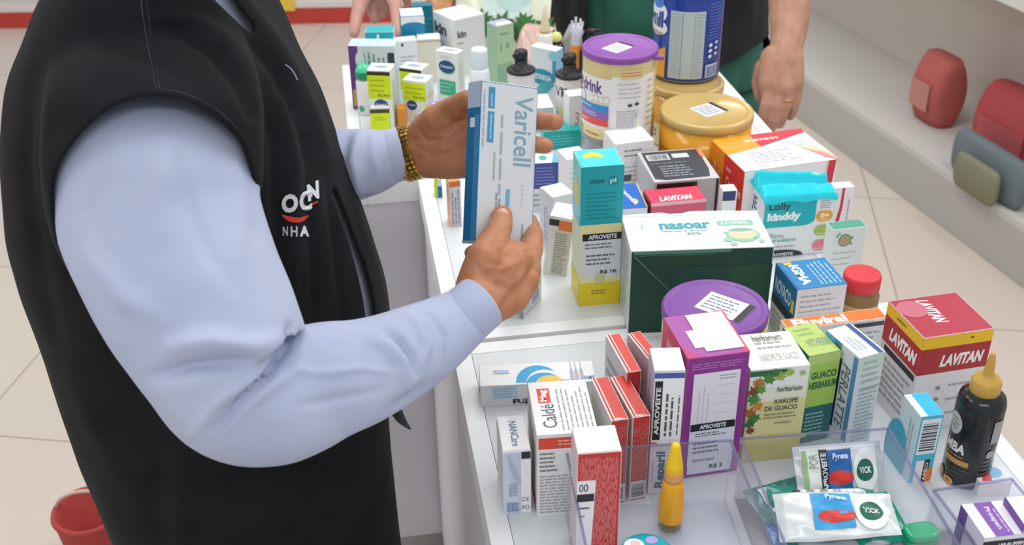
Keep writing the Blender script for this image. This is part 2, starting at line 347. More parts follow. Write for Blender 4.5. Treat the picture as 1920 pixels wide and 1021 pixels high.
fm, FF, FL, FR, FT = b.sub('tuck_flap', .0006); fm.box(b.w*.62, b.d*.86, .0009, 'f6f1f6', o=(b.w*.34, b.d*.1, b.h+.0004), bev=.0004); fm.box(b.w*.42, b.d*.4, .0009, 'f6f1f6', o=(b.w*.2, b.d*.2, b.h+.0002), bev=.0004)
b.T.rect(.9, 0, 1, 1, 'd9406e'); b.T.poly([(.0, .0), (.3, .0), (.12, .12), (.0, .3)], 'c23a78')
b.F.lines(.08, .9, .95, .955, 3, 'c890c6', fill=.3)
b.L.poly([(.0, 0), (.35, 0), (.75, 1), (.0, 1)], 'd04a70'); b.L.poly([(.1, .1), (.25, .1), (.45, .9), (.2, .9)], 'e9a9b8'); b.L.poly([(.0, 0), (.2, 0), (.1, .6), (0, .6)], 'c8323e')
b.F.rect(.12, .1, .88, .87, 'e9e4ec'); b.F.lines(.55, .8, .85, .85, 2, '8f8f9c', fill=.3); b.F.lines(.2, .46, .42, .8, 3, 'b7b5c4', vert=True, fill=.15)
for k in range(5): b.F.lines(.5, .46+.075*k, .82, .465+.075*k, 1, '9b99a8')
sm, SF, SL, SR, ST = b.sub('price_sheet'); SF.rect(.13, .03, .87, .45, 'dfe0ea'); SF.rect(.13, .4, .87, .46, '17181c'); SF.text('APROVEITE', .28, .412, .72, .448, 'e8e8ec', bold=.03)
SF.lines(.22, .345, .76, .385, 2, '62647a'); SF.lines(.2, .2, .7, .31, 3, '72748a'); SF.lines(.2, .12, .6, .17, 1, '9a9cae'); SF.text('R$ 3', .5, .06, .72, .1, '30323c', bold=.03)
b = Carton('medicine_box', 'cream herbal syrup box with autumn maple leaves, reading XAROPE DE GUACO', (1408, 694), (1514, 674), (1391, 627), 'L', base=(1391, 868), col='f0f1ee', faces={'L': 'e6ead8'})
b.F.rect(0, 0, 1, .28, 'cfc46a'); b.F.rect(0, .28, 1, .72, 'e6dca0'); b.F.rect(0, .66, 1, .8, 'ecebd8'); b.F.ell(.5, .25, .62, .05, 'd8cf78')
b.T.lines(.3, .5, .9, .9, 3, 'a9ad9c'); b.T.text('XAROPE DE GUACO', .25, .2, .9, .38, 'a9ad9c', bold=.0)
b.T.text('herbarium', .3, .75, .8, .95, '6a6f60', bold=0)
LEAF = [(0, 1), (.18, .55), (.5, .75), (.4, .35), (1, .35), (.6, .0), (.75, -.45), (.25, -.35), (0, -1), (-.25, -.35), (-.75, -.45), (-.6, 0), (-1, .35), (-.4, .35), (-.5, .75), (-.18, .55)]
def leaf(cv, u, v, r, c, rot, asp):
    cv.poly([(u+(x*math.cos(rot)-y*math.sin(rot))*r, v+(x*math.sin(rot)+y*math.cos(rot))*r*asp) for x, y in LEAF], c)
asp = b.w/b.h
b.F.rect(.0, .93, .62, .985, '2e6f3c')
for (u, v, r, c) in ((.16, .86, .13, 'b57a2c'), (.33, .9, .14, '4d8a32'), (.08, .78, .13, '8a4a34'), (.52, .92, .12, '9ab84a'), (.42, .95, .1, '3f7a32'), (.2, .79, .11, '5c9a3a'), (.1, .69, .14, '4b8f3a'), (.17, .62, .12, 'c98a38'), (.66, .95, .1, 'a7bf50'), (.06, .56, .12, 'b0602c'), (.14, .5, .13, '3e7f3a'), (.07, .43, .11, '2f6f3a'), (.1, .36, .09, '8a3f34'), (.88, .93, .07, 'a9c46a')):
    leaf(b.F, u, v, r, c, random.uniform(0, 6), asp)
b.F.text('herbarium', .48, .755, .9, .81, '4d5246', bold=.01); b.F.text('XAROPE', .44, .63, .86, .68, '5c5f4c', bold=.02); b.F.text('DE GUACO', .3, .56, .86, .61, '5c5f4c', bold=.02); b.F.lines(.3, .47, .86, .54, 2, '8f8f6a'); b.F.lines(.5, .4, .86, .45, 1, 'a09f78')
b = Carton('medicine_box', 'lime and dark teal herbal box reading GUACO HERBARIUM, behind the leafy cream box', (1517, 668), (1578, 657), (1466, 614), 'L', h=.128, faces={'T': 'b9cf6e', 'F': '27696a', 'L': '2a6a60'}, col='b9cf6e')
b.F.rect(0, .42, 1, 1, 'a9cf5a'); b.F.rect(0, .9, 1, 1, 'bcd67a'); b.F.text('GUACO', .16, .73, .95, .81, '2e6b4a', bold=.04); b.F.text('HERBARIUM', .13, .62, .99, .7, '2e6b4a', bold=.04); b.F.lines(.15, .1, .9, .36, 6, '8fc0b4')
b.T.text('WITHERBA', .25, .25, .95, .5, '7fa68a', bold=.02); b.T.lines(.2, .6, .8, .9, 2, '9db872')
b = Carton('medicine_box', 'white and blue box reading PERLATTE vertically on a blue-green side', (1612, 671), (1668, 664), (1548, 619), 'L', byside=.9, base=(1598, 846), col='eef2f4', faces={'F': 'd4dcdc', 'L': 'dfe4ea'})
b.F.rect(.0, .86, .98, .98, 'c9dcc8'); b.F.lines(.2, .7, .95, .96, 4, 'a9b8b4'); b.F.lines(.2, .08, .96, .66, 14, 'a6aeb4'); b.F.rect(.2, .655, .98, .665, '90989c')
b.L.poly([(.0, .2), (.33, .2), (.42, 1), (.0, 1)], '2d8fc0'); b.L.poly([(.0, .55), (.2, .6), (.3, 1), (0, 1)], '5fb4d8'); b.L.poly([(.33, .12), (.4, .12), (.49, 1), (.42, 1)], '6aa04e'); b.L.poly([(.42, .12), (.55, .12), (.56, .86), (.5, .86)], '2a3350'); b.L.lines(.46, .2, .52, .8, 1, 'a9b4d0', vert=True)
b.L.text('PERLATTE', .6, .18, .82, .84, '5c6076', rot=270, bold=0, shear=.2); b.L.rect(.87, .1, .98, .98, '4f8fc4'); b.L.rect(.0, 0, .85, .14, 'e6e8ec')
b.T.rect(.75, 0, .93, 1, '3d568f'); b.T.lines(.15, .2, .6, .7, 3, 'a9bccc', vert=True)
b = Carton('medicine_box', 'white box with an orange band reading Fluviral behind the lime herbal box', (1478, 618), (1661, 592), (1465, 599), 'L', h=.105, faces={'F': 'e4e7e9', 'T': 'e8762a'})
b.T.text('Fluviral', .08, .1, .62, .85, 'fdf4ec', bold=.05); b.F.rect(.58, .9, .98, .96, '4a4c54'); b.F.lines(.5, .5, .95, .85, 5, 'a9adb4')
b = Carton('medicine_box', 'large crimson and yellow banded LAVITAN box beside the black bottle', (1733, 634), (1867, 617), (1662, 565), 'L', h=.14, col='ebe6e9', faces={'T': 'b32b42', 'F': 'e9e4e8', 'L': 'd9d6da'})
for cv in (b.F, b.L):
    cv.rect(0, .62, 1, .995, 'b0272f'); cv.rect(0, .88, 1, .995, 'f2c21c')
b.F.text(K, .3, .68, .93, .8, 'fbf3f2', bold=.05, shear=.25); b.F.lines(.5, .1, .95, .55, 3, 'b0abb2', fill=.15); b.F.ell(.35, .46, .035, .02, '8a8890'); b.F.ell(.35, .34, .04, .02, '8a8890'); b.F.ell(.7, .945, .03, .012, '9a6a20')
b.L.text(K, .18, .68, .92, .81, 'fbf3f2', bold=.05, shear=.25); b.L.rect(.1, .54, .95, .6, '2a2024'); b.L.lines(.12, .1, .9, .5, 6, 'a29ea8'); b.L.lines(.3, .92, .6, .96, 1, '6a4a20')
b.T.text(K, .34, .3, .52, .92, 'f4dfe2', rot=270, bold=.04, shear=.25); b.T.ell(.2, .72, .2, .22, 'c86a7c')
b = Carton('medicine_box', 'small aqua and white box with a barcode, left of the black bottle', (1727, 781), (1773, 777), (1690, 740), 'L', base=(1718, 906), col='eef2f4', faces={'F': '3fb4cf', 'L': 'cfe0e6', 'T': 'e6f2f6'})
b.F.rect(.1, .43, .92, .95, 'e0e4e6'); b.F.bars(.18, .48, .84, .88, 20, '34383c', vert=False); b.F.rect(.2, .0, .62, .34, 'e9e2e6'); b.F.rect(.55, .0, .8, .34, '1d1d20'); b.F.ell(.84, .1, .16, .12, 'e0762e'); b.F.text('APRO', .6, .02, .74, .3, 'dddddd', rot=90)
b.L.ell(.1, .2, .6, .45, '35a9c6'); b.L.lines(.5, .3, .8, .9, 2, '9ab8c4', vert=True); b.T.rect(.3, .0, .98, .98, '2fb9de')
b = Carton('medicine_box', 'white box with a purple band and black APROVEITE edge in the bottom right corner', (1846, 1008), (1925, 1000), (1801, 945), 'L', h=.075, z0=ZC+.004, col='eeedf0', faces={'L': 'd8d4de'})
b.T.rect(.28, 0, .72, .99, '7d45a4'); b.T.text('Prospan', .42, .2, .58, .85, 'e6d8f0', rot=270); b.T.lines(.6, .1, .7, .9, 1, 'c9a9dc', vert=True); b.F.rect(0, .6, 1, .93, '1c1b20'); b.F.text('APROVEITE', .35, .66, .98, .88, 'dddddd', bold=.03); b.L.rect(0, 0, .3, 1, '6d3f94')
b = Carton('medicine_box', 'white box with a purple side cut off by the right edge of the picture', (1921, 985), (1990, 978), (1887, 930), 'L', h=.085, z0=ZC+.004, col='eeedf0', faces={'L': '74409c', 'T': 'efeef2'})
b.L.lines(.3, .5, .8, .8, 1, 'c9b2dc')
b = Carton('medicine_box', 'small flat blue and pink box lying beyond the black bottle', (1838, 905), (1893, 893), (1830, 874), 'L', h=.02, col='f0eef2', faces={'F': 'e9dfe4'})
b.T.ell(.55, .6, .3, .35, '8cc8e8'); b.T.poly([(.1, .1), (.4, .1), (.5, .6), (.35, .9)], 'd8525c')

# ------------------------------------------------------------------ cartons on the middle counter
b = Carton('medicine_box', 'big box with dark green front and pale top reading nasoar, behind the lower purple can', (1183, 471), (1453, 463), (1163, 405), 'L', base=(1176, 626), col='e9f1ef', faces={'F': '123f36', 'L': 'd9e0de', 'R': '1c4a3c'}, bev=.0012)
b.F.rect(.02, .955, .7, .992, '4d877a'); b.F.poly([(.02, .94), (.03, .94), (.3, .5), (.295, .5)], '5a8f80'); b.F.rect(.05, .94, .6, .943, '7aa79a'); b.F.rect(.72, 0, 1, .8, '144a34'); b.F.rect(.3, .3, .72, .8, '124040')
b.T.text('nasoar', .25, .56, .62, .74, '3f9fb4', bold=.04); b.T.rrect(.67, .62, .93, .76, '8fc4a8', r=.3, asp=.3); b.T.text('HYPER', .7, .65, .9, .73, 'dff0e8'); b.T.lines(.26, .48, .66, .54, 1, 'a2b4b4'); b.T.text('50%', .43, .39, .53, .46, '8fa9ac')
b.T.ell(.82, .34, .12, .19, '8ec9a2'); b.T.ell(.82, .36, .1, .14, 'e3cfae'); b.T.ell(.82, .48, .085, .05, '8fb0a4')
for (u, v, r) in ((.7, .22, .03), (.73, .1, .025), (.93, .15, .02), (.9, .27, .015), (.7, .42, .012)): b.T.ell(u, v, r, r*2, '9fc8b4')
b.T.lines(.05, .165, .6, .175, 1, 'bfd4d0', ragged=0); b.T.ell(.13, .68, .006, .1, 'c4d4d0')
b.L.ell(.5, .3, .2, .18, 'a9ccd8'); b.L.ell(.45, .25, .15, .1, 'a6d0b4'); b.L.lines(.3, .5, .8, .95, 4, 'c0c8c8', vert=True)
fm, FF, FL, FR, FT = b.sub('tuck_flap', .0003)
n = 20; vs = []
for i in range(n+1):
    u = i/n; y = 1+.06*math.sin(math.pi*u); y -= .05 if .33 < u < .5 else 0
    vs += [(u*b.w, b.d*.96, b.h-.0002), (u*b.w, b.d*y, b.h-.0002), (u*b.w, b.d*.96, b.h+.0009), (u*b.w, b.d*y, b.h+.0009)]
fs = []
for i in range(n): o = 4*i; fs += [(o+2, o+6, o+7, o+3), (o, o+1, o+5, o+4), (o+1, o+3, o+7, o+5), (o, o+4, o+6, o+2)]
fm.add(vs, fs, 'e9f1ef')
b = Carton('medicine_box', 'tall aqua-topped yellow box with a white APROVEITE price sheet and yellow dots', (1090, 315), (1171, 309), (1075, 282), 'L', base=(1086, 574), col='efe6a8', faces={'T': '35d2dd', 'L': 'd9e4cc'})
b.F.rect(0, .0, 1, .17, 'e8cf22'); b.F.rect(0, .6, 1, 1, '18a9b2'); b.L.rect(0, .58, 1, 1, '5fd0d4'); b.L.rect(0, 0, 1, .2, 'e2cf50'); b.L.ell(.5, .78, .3, .1, 'd9c44e')
b.T.ell(.38, .56, .24, .26, 'e9e22a'); b.T.lines(.3, .5, .5, .6, 1, 'a9a020'); b.F.rrect(.64, .87, .86, .93, '0d8a96', r=.3, asp=2); b.F.text('pl', .68, .88, .82, .92, 'd8f4f4'); b.F.lines(.2, .87, .55, .93, 1, '117884'); b.F.lines(.15, .63, .85, .83, 7, '0f8e98', fill=.3)
b.F.lines(.3, .08, .8, .12, 2, '9a8a20'); b.F.rrect(.38, .17, .62, .24, 'd4cfa0', r=.2, asp=2)
sm, SF, SL, SR, ST = b.sub('price_sheet'); SF.rect(.06, .21, .99, .49, 'dfe3ea'); SF.rect(.06, .485, .99, .535, '17181c'); SF.text('APROVEITE', .2, .494, .88, .526, 'e8e8ec', bold=.03); SF.lines(.12, .42, .95, .47, 2, '73758a'); SF.lines(.15, .3, .9, .39, 3, '6b6d80'); SF.text('R$ 18,', .5, .235, .92, .265, '2c2e36', bold=.03)
fm, FF, FL, FR, FT = b.sub('tuck_flap', .0003); fm.box(b.w*.96, b.d*.5, .001, '35d2dd', o=(b.w*.02, -.0006, b.h+.0002), bev=.0004)
b = Carton('medicine_box', 'grey-white box with a blue barcode just right of the sleeve cuff, below the hand', (926, 508), (981, 503), (1015, 466), 'R', byside=1, base=(928, 603), faces={'R': 'c6ccd0', 'F': 'dfe2e6'})
b.R.rect(0, .4, 1, 1, 'd8d4c4'); b.R.rect(.35, .06, .95, .36, 'e0e4ee'); b.R.bars(.45, .1, .85, .32, 12, '6f7fbe'); b.F.text('R$ 1,34', .2, .05, .9, .17, '25262c', bold=.03); b.F.rect(.8, 0, 1, .6, '9fb0b8')
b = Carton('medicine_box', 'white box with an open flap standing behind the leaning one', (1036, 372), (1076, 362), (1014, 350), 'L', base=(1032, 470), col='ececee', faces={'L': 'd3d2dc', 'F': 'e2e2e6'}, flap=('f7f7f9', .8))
b.L.lines(.3, .1, .8, .8, 3, 'a0a0ae', vert=True)
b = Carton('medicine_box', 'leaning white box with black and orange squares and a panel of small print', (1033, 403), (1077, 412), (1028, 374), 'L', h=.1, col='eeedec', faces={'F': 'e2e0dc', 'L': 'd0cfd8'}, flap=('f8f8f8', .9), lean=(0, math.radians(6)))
b.root.location.x -= .012
b.F.rect(.02, .86, .42, .965, '202020'); b.F.rect(.42, .8, .98, .965, 'e27a2c'); b.F.rect(.3, .04, .95, .78, 'cfcac2'); b.F.lines(.34, .06, .9, .76, 18, '8a857e', fill=.5)
b = Carton('medicine_box', 'white box with a small teal emblem on top and an indigo lettered front', (998, 307), (1047, 304), (1043, 288), 'R', base=(1001, 398), col='f0f2f4', faces={'F': 'e2e4ea', 'T': 'eaf3f6'})
b.F.rect(0, .48, 1, 1, '45509c'); b.F.lines(.12, .55, .9, .93, 6, '8a93cc', fill=.3); b.F.lines(.05, .1, .9, .4, 3, 'a4a6b0'); b.T.ell(.45, .6, .15, .3, '3fa99a'); b.T.poly([(.75, 0), (1, 0), (1, 1), (.9, 1)], '58b4dc')
b = Carton('medicine_box', 'teal box with pale lettering just right of the far fingertips', (1020, 249), (1090, 243), (1087, 226), 'R', base=(1023, 284), col='12a6a4', faces={'T': '16b4b2'})
b.F.lines(.2, .2, .85, .8, 4, '6fd0cc', fill=.3); b.T.lines(.3, .2, .8, .8, 3, '3fc4c0', fill=.3)
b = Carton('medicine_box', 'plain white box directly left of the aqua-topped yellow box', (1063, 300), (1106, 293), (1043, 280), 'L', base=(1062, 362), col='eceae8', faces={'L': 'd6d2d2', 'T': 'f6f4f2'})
b.F.lines(.1, .2, .9, .8, 4, 'c9c6c6', fill=.2)
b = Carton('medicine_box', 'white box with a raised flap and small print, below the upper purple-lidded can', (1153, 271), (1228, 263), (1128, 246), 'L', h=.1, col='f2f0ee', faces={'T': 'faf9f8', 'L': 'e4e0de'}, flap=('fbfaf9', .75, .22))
b.F.lines(.25, .72, .9, .9, 2, '80808a', fill=.3); b.F.lines(.1, .1, .9, .6, 6, 'b3b3ba', fill=.3); b.F.rect(.1, .3, .45, .42, '5b5d66')
b = Carton('medicine_box', 'silver-grey box with a dark barcode panel on its top', (1227, 342), (1350, 333), (1192, 286), 'L', h=.085, col='cdc9cc', faces={'L': 'c2bfc4', 'F': 'b9b4b4'})
b.T.poly([(.04, .1), (.06, .97), (.96, .97), (.93, .3), (.87, .06), (.2, .04)], '3c4048'); b.T.rect(.1, .68, .45, .88, 'd6d8da'); b.T.bars(.13, .7, .42, .86, 20, '50545c'); b.T.rect(.5, .72, .76, .86, 'd4d6d8'); b.T.lines(.1, .55, .8, .6, 1, '8f939a'); b.T.lines(.2, .12, .75, .5, 5, '9aa0a8'); b.T.rect(.93, .7, .98, 1, 'e08848')
b.F.rect(.04, .62, .66, .96, '3a211a'); b.F.lines(.1, .7, .5, .85, 1, '7d6438'); b.F.rect(.95, 0, .99, .98, '1c1c1e')
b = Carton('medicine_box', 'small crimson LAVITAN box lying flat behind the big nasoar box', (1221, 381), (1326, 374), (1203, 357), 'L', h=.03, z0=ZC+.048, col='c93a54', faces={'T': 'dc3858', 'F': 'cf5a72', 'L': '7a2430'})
b.T.text(K, .18, .06, .78, .42, 'f8e4e8', bold=.05, shear=.2); b.F.rect(0, .8, 1, 1, 'eeb4c0')
b = Carton('medicine_box', 'blue box with white and yellow lettering behind the left corner of the nasoar box', (1167, 391), (1214, 386), (1160, 345), 'L', h=.07, col='e4e4f2', faces={'T': '1268c4', 'F': 'dedfee', 'L': '2e3f94'})
b.T.qtext('Combi', [(.1, .95), (.55, .12), (.72, .2), (.3, .98)], 'eaf0fa', bold=.04); b.T.ell(.66, .28, .07, .07, 'd8cf6a'); b.T.rect(.94, 0, 1, 1, 'e0c48a'); b.F.rect(0, .1, 1, .6, '5b5c9e')
b = Carton('medicine_box', 'plain cream box under the small flat crimson box', (1226, 399), (1318, 392), (1212, 378), 'L', h=.0475, col='d8d4d0'); 
b = Carton('medicine_box', 'small white box with a navy edge between the silver-grey box and the striped orange box', (1356, 358), (1382, 355), (1352, 346), 'L', h=.087, col='eeeeF2'.lower()); b.F.rect(0, .8, .9, .99, '3c4070')
b = Carton('medicine_box', 'orange and red ended box with a rainbow swoosh behind the aqua wipes pack', (1396, 322), (1571, 297), (1336, 262), 'L', h=.1, col='f0f0f2', faces={'L': 'ee8a18', 'F': 'f2f1f3'})
b.L.rect(.42, 0, 1, 1, 'd8322e'); b.L.lines(.1, .2, .35, .8, 2, 'f8c890', vert=True); b.L.text('Campion', .5, .42, .95, .66, 'f6c8b8', bold=.03, shear=.2); b.L.lines(.5, .1, .9, .35, 2, 'e88a80'); b.L.lines(.5, .72, .7, .85, 1, 'f4b0a8')
b.T.poly([(0, .5), (.0, 1), (.42, 1), (.4, .62)], 'f0a01e'); b.T.poly([(.4, .62), (.42, 1), (1, 1), (.99, .88)], 'd02c40'); b.T.lines(.3, .76, .75, .9, 1, 'f8d8c8'); b.T.lines(.2, .15, .7, .5, 5, 'b0b0b8', fill=.25)
for k, c in enumerate(('cfe4f0', 'cfe8d0', 'eee8b0', 'f2c49a', 'e8909a')):
    b.T.poly([(.62+.05*k, .72-.09*k), (.9+.012*k, .66-.11*k), (1, .45-.11*k), (1, .34-.11*k if .34-.11*k > 0 else 0), (.9, .55-.11*k)], c)
b.F.poly([(.76, 0), (.88, 0), (.96, .6), (.98, 1), (.9, 1), (.88, .6)], 'd43a4c'); b.F.poly([(.72, 0), (.76, 0), (.88, .6), (.9, 1), (.88, 1), (.86, .6)], 'f0c4c8')
b = Carton('medicine_box', 'white box with a red curve, half hidden right of the aqua wipes pack', (1500, 370), (1603, 350), (1600, 338), 'R', h=.085, maxd=.02, col='eceaee')
b.F.poly([(.7, 0), (.78, 0), (.84, .6), (.84, 1), (.8, 1), (.79, .6)], 'cf3a48'); b.F.lines(.9, .1, .97, .9, 1, 'b4b4bc', vert=True)
b = Carton('medicine_box', 'small white box with green top and a round brown emblem', (1563, 431), (1626, 424), (1612, 410), 'R', base=(1563, 520), col='e9ecea', faces={'T': '4f9c86', 'F': 'dfe4e2'})
b.F.ell(.38, .76, .2, .13, '6f9a7c'); b.F.ell(.38, .76, .16, .1, 'b59b78'); 
for (u, v) in ((.14, .86), (.2, .9), (.6, .8), (.58, .68)): b.F.ell(u, v, .035, .025, '5f9a86')
b.F.lines(.1, .2, .8, .56, 3, 'b4bcbc', fill=.15)
b = Carton('medicine_box', 'blue-topped box with a cream lettered front, left of the red-capped jar', (1495, 543), (1590, 532), (1453, 493), 'L', h=.105, col='e3dde2', faces={'T': '1f83bd', 'L': '2b6f9f', 'F': 'e3dce0'})
b.T.rect(.0, .0, .06, 1, '1c6ca4'); b.T.text('IGMA', .18, .12, .38, .85, 'e4f0fa', rot=270, bold=.05); b.T.lines(.5, .08, .95, .9, 5, '9cc8e8', vert=True); b.T.rect(.12, .86, .28, .97, 'd9c04a')
b.L.rect(0, 0, 1, .45, 'ccd0cf'); b.L.rect(0, .45, 1, .58, '33363a'); b.L.text('NOVACO', .1, .66, .8, .86, 'cfe2f0', bold=.03); b.L.rect(.84, .62, .96, .8, 'd9c04a'); b.L.lines(.1, .08, .9, .4, 4, 'a9adac')
b.F.lines(.08, .4, .92, .92, 7, 'b4a8b0', fill=.3)

# ------------------------------------------------------------------ cartons on the farthest counter
def cet(lb, A, B, C, base=None, h=None, tall=False):
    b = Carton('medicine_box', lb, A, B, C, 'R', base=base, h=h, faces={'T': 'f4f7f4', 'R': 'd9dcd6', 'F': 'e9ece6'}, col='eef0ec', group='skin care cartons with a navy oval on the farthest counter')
    b.T.ell(.5, .5, .3, .22, '9fb4bc'); b.R.lines(.2, .3, .8, .9, 4, 'c4c0a8', vert=True)
    return b
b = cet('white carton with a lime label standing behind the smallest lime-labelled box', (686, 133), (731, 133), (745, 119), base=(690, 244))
b.F.ell(.52, .43, .3, .09, '1d4a7c'); b.F.text('Cetaphil', .3, .405, .75, .455, 'dfe8f0'); b.F.lines(.2, .2, .8, .33, 2, 'c9ccc8')
sm, SF, SL, SR, ST = b.sub('price_label'); SF.rect(.0, .53, .98, .96, 'd4e60a'); SF.rect(.0, .92, .98, .98, '2b2c14'); SF.lines(.1, .62, .9, .88, 3, '9aa610', fill=.25); SF.text('R$ 94,9', .42, .56, .92, .61, '4a5208')
b = cet('white carton with lime label mostly hidden behind the other lime-labelled cartons', (747, 127), (790, 131), (807, 120), h=.092)
sm, SF, SL, SR, ST = b.sub('price_label'); SF.rect(.0, .5, .98, .93, 'd4e60a'); SF.rect(.0, .92, .98, .98, '2b2c14')
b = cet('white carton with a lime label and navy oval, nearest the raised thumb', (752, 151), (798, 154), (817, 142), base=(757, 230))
b.F.ell(.35, .42, .22, .12, '1d4a7c'); b.F.text('Cetaphil', .2, .39, .5, .45, 'dfe8f0'); b.F.rect(.45, .02, .75, .2, 'e0b888'); b.R.rect(0, .6, 1, .64, 'e0a850')
sm, SF, SL, SR, ST = b.sub('price_label'); SF.rect(.0, .53, .98, .95, 'd4e60a'); SF.lines(.1, .65, .9, .88, 2, '9aa610', fill=.25); SF.text('R$ 74,9', .45, .58, .92, .64, '4a5208')
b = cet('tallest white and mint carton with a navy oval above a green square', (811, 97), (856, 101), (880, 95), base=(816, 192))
b.F.ell(.52, .7, .4, .14, '9fc47c'); b.F.ell(.5, .71, .38, .125, '154a86'); b.F.text('Cetaphil', .2, .675, .8, .74, 'dfe8f0', shear=.1); b.F.rect(.14, .15, .9, .45, '3fae8c'); b.F.lines(.2, .2, .85, .42, 3, '9fd8c4', fill=.3); b.F.lines(.2, .86, .8, .93, 2, 'c0d0d0')
b = Carton('medicine_box', 'smallest lime-labelled box, in front of the middle-height carton', (693, 204), (730, 203), (731, 191), 'R', base=(697, 250), col='eeeee6', faces={'L': '6a3a2a'})
sm, SF, SL, SR, ST = b.sub('price_label'); SF.rect(.0, .02, .99, .86, 'd4e60a'); SF.rect(.0, .82, .99, .97, '3a3c10'); SF.lines(.2, .5, .8, .7, 2, '8a9410', fill=.3)
b = Carton('medicine_box', 'large white box reading kin forte at the back', (851, 39), (914, 28), (808, 22), 'L', byside=.7, h=.125, col='efeeee', faces={'T': 'faf8f6', 'F': 'dcdcdd'}, flap=('fbf9f7', .95))
b.L.text('kin', .05, .66, .62, .86, '3c3442', bold=.04); b.L.text('forte', .08, .45, .52, .6, 'dd9a9c', bold=.0); b.L.lines(.08, .34, .4, .39, 1, 'b0a4a8'); b.F.text('kin', .1, .68, .38, .8, '4a4450', bold=.04); b.F.lines(.1, .55, .35, .62, 1, 'c49aa0'); b.F.lines(.1, .46, .3, .5, 1, 'a0a0a6')
b = Carton('medicine_box', 'tall pale green box with a violet top right of the kin box', (931, 50), (962, 42), (914, 41), 'L', h=.145, col='b2cda2', faces={'L': '9fc0a0', 'F': 'aecaa0', 'T': 'a8a4e8'})
b.T.poly([(.1, .1), (.9, 0), (1, .5), (.3, .6)], 'e6e6f6'); b.F.rect(0, 0, .9, .45, '8fb694'); b.F.lines(.2, .85, .7, .9, 1, '6f9a70'); b.F.rect(.2, .62, .27, .74, '7fa680'); b.F.rect(.55, .66, .7, .74, '7fa680')
b = Carton('medicine_box', 'white printed box with a purple side band and yellow tab at the far left corner', (652, 86), (738, 90), (654, 72), 'L', base=(661, 205), col='cfe0e4', faces={'F': 'd6dfdf', 'T': 'c2dfee'})
b.F.rect(0, 0, .2, 1, '6f3d86'); b.F.rect(.03, .06, .18, .32, 'c9a64e'); b.F.lines(.28, .5, .9, .93, 6, '7f8c92', vert=True); b.F.rect(.84, .66, .98, .9, '30363c'); b.F.ell(.24, .78, .1, .14, 'dde6e6')
b = Carton('medicine_box', 'white box with an aqua hanging strip under the far-left fingertips', (684, 61), (737, 61), (684, 49), 'L', h=.115, col='e9eff0', faces={'T': '16b4bc', 'F': 'e6eded'}); b.F.rect(0, .84, 1, 1, '17aeb8'); b.F.ell(.45, .92, .05, .04, 'e8f8f8')
b = Carton('medicine_box', 'bright blue box with a white folded top, right of the far-left fingertips', (751, 31), (795, 28), (749, 16), 'L', h=.135, col='1a86b0', faces={'T': 'eef4f6', 'L': '1c7fa6'}); b.F.rect(.0, .86, 1, .99, 'eaf0f2'); b.F.ell(.5, .84, .48, .06, '1a86b0'); b.F.text('S', .68, .5, .84, .7, '4fb4d0', bold=.0); b.F.lines(.15, .15, .35, .4, 3, '7fc0d8', vert=True)
b = Carton('medicine_box', 'deep teal box standing behind the bright blue box', (772, 12), (811, 10), (772, 4), 'L', h=.115, col='0f7488'); b.F.lines(.3, .5, .9, .8, 3, '2f98a8')
b = Carton('medicine_box', 'white hanging pack with a punched hole left of the cream box', (735, 79), (781, 73), (735, 70), 'L', h=.1, col='e9e9ee'); b.F.ell(.4, .92, .05, .04, '3a3a44'); b.F.lines(.3, .3, .9, .7, 5, 'b4b4c0')
b = Carton('medicine_box', 'cream box with a folded edge in front of the kin box', (782, 74), (826, 75), (772, 64), 'L', h=.095, col='e6dfcc', faces={'T': 'f0ece0', 'L': 'eeebe6'}); b.F.rect(0, .93, 1, .96, 'c0a888')
b = Carton('medicine_box', 'small box with lilac and white top and a lime side by the raised thumb', (824, 212), (856, 201), (806, 192), 'L', h=.055, col='e6e2ee', faces={'T': '9b88bd', 'L': 'cfe014', 'F': 'dcd6e6'}); b.T.poly([(.3, 0), (.95, 0), (.9, .6), (.3, .9)], 'eeeaf4')
b = Carton('medicine_box', 'small orange box tucked between the lime-labelled cartons', (744, 204), (760, 204), (744, 195), 'L', h=.04, col='dc8a22')
b = Carton('medicine_box', 'white and teal box reading TETREGA between the two pump bottles', (993, 87), (1043, 96), (1057, 89), 'R', base=(1000, 192), col='e6ecee', faces={'T': 'fafcfc', 'R': '8cc4dc', 'F': 'e2e6e8'})
b.F.rect(.85, .45, 1, .96, '2ba4bc'); b.F.ell(.9, .9, .2, .08, '8fd0d8'); b.F.ell(.45, .5, .5, .14, '2a93b0'); b.F.text('TETREGA', .08, .45, .82, .54, 'e8f4f6', bold=.03); b.F.ell(.7, .1, .5, .35, '4fb0b8', a0=60, a1=200); b.F.lines(.1, .1, .6, .3, 3, '8fc0c4')
b = Carton('medicine_box', 'low white box right of the upper end of the held box', (1003, 203), (1038, 199), (1000, 177), 'L', h=.05, col='eef0f2', faces={'F': 'c6cace'})
b = Carton('medicine_box', 'white box with purple print half hidden left of the upper purple-lidded can', (1067, 181), (1103, 173), (1070, 168), 'L', h=.095, col='ecebec', faces={'F': 'e4e2e4'}); b.F.rect(.62, .3, .95, .9, '5a2c6a'); b.F.text('3', .3, .4, .5, .66, 'd08070', bold=0); b.F.lines(.1, .1, .5, .34, 3, 'b0a8b4')
b = Carton('medicine_box', 'narrow lime and blue box at the counter edge, left of the held box', (814, 335), (828, 334), (814, 322), 'L', base=(816, 371), col='c4e020'); b.F.rect(.4, 0, 1, .6, '2a6cb0'); b.F.rect(.4, .6, 1, 1, 'd9e4ec')
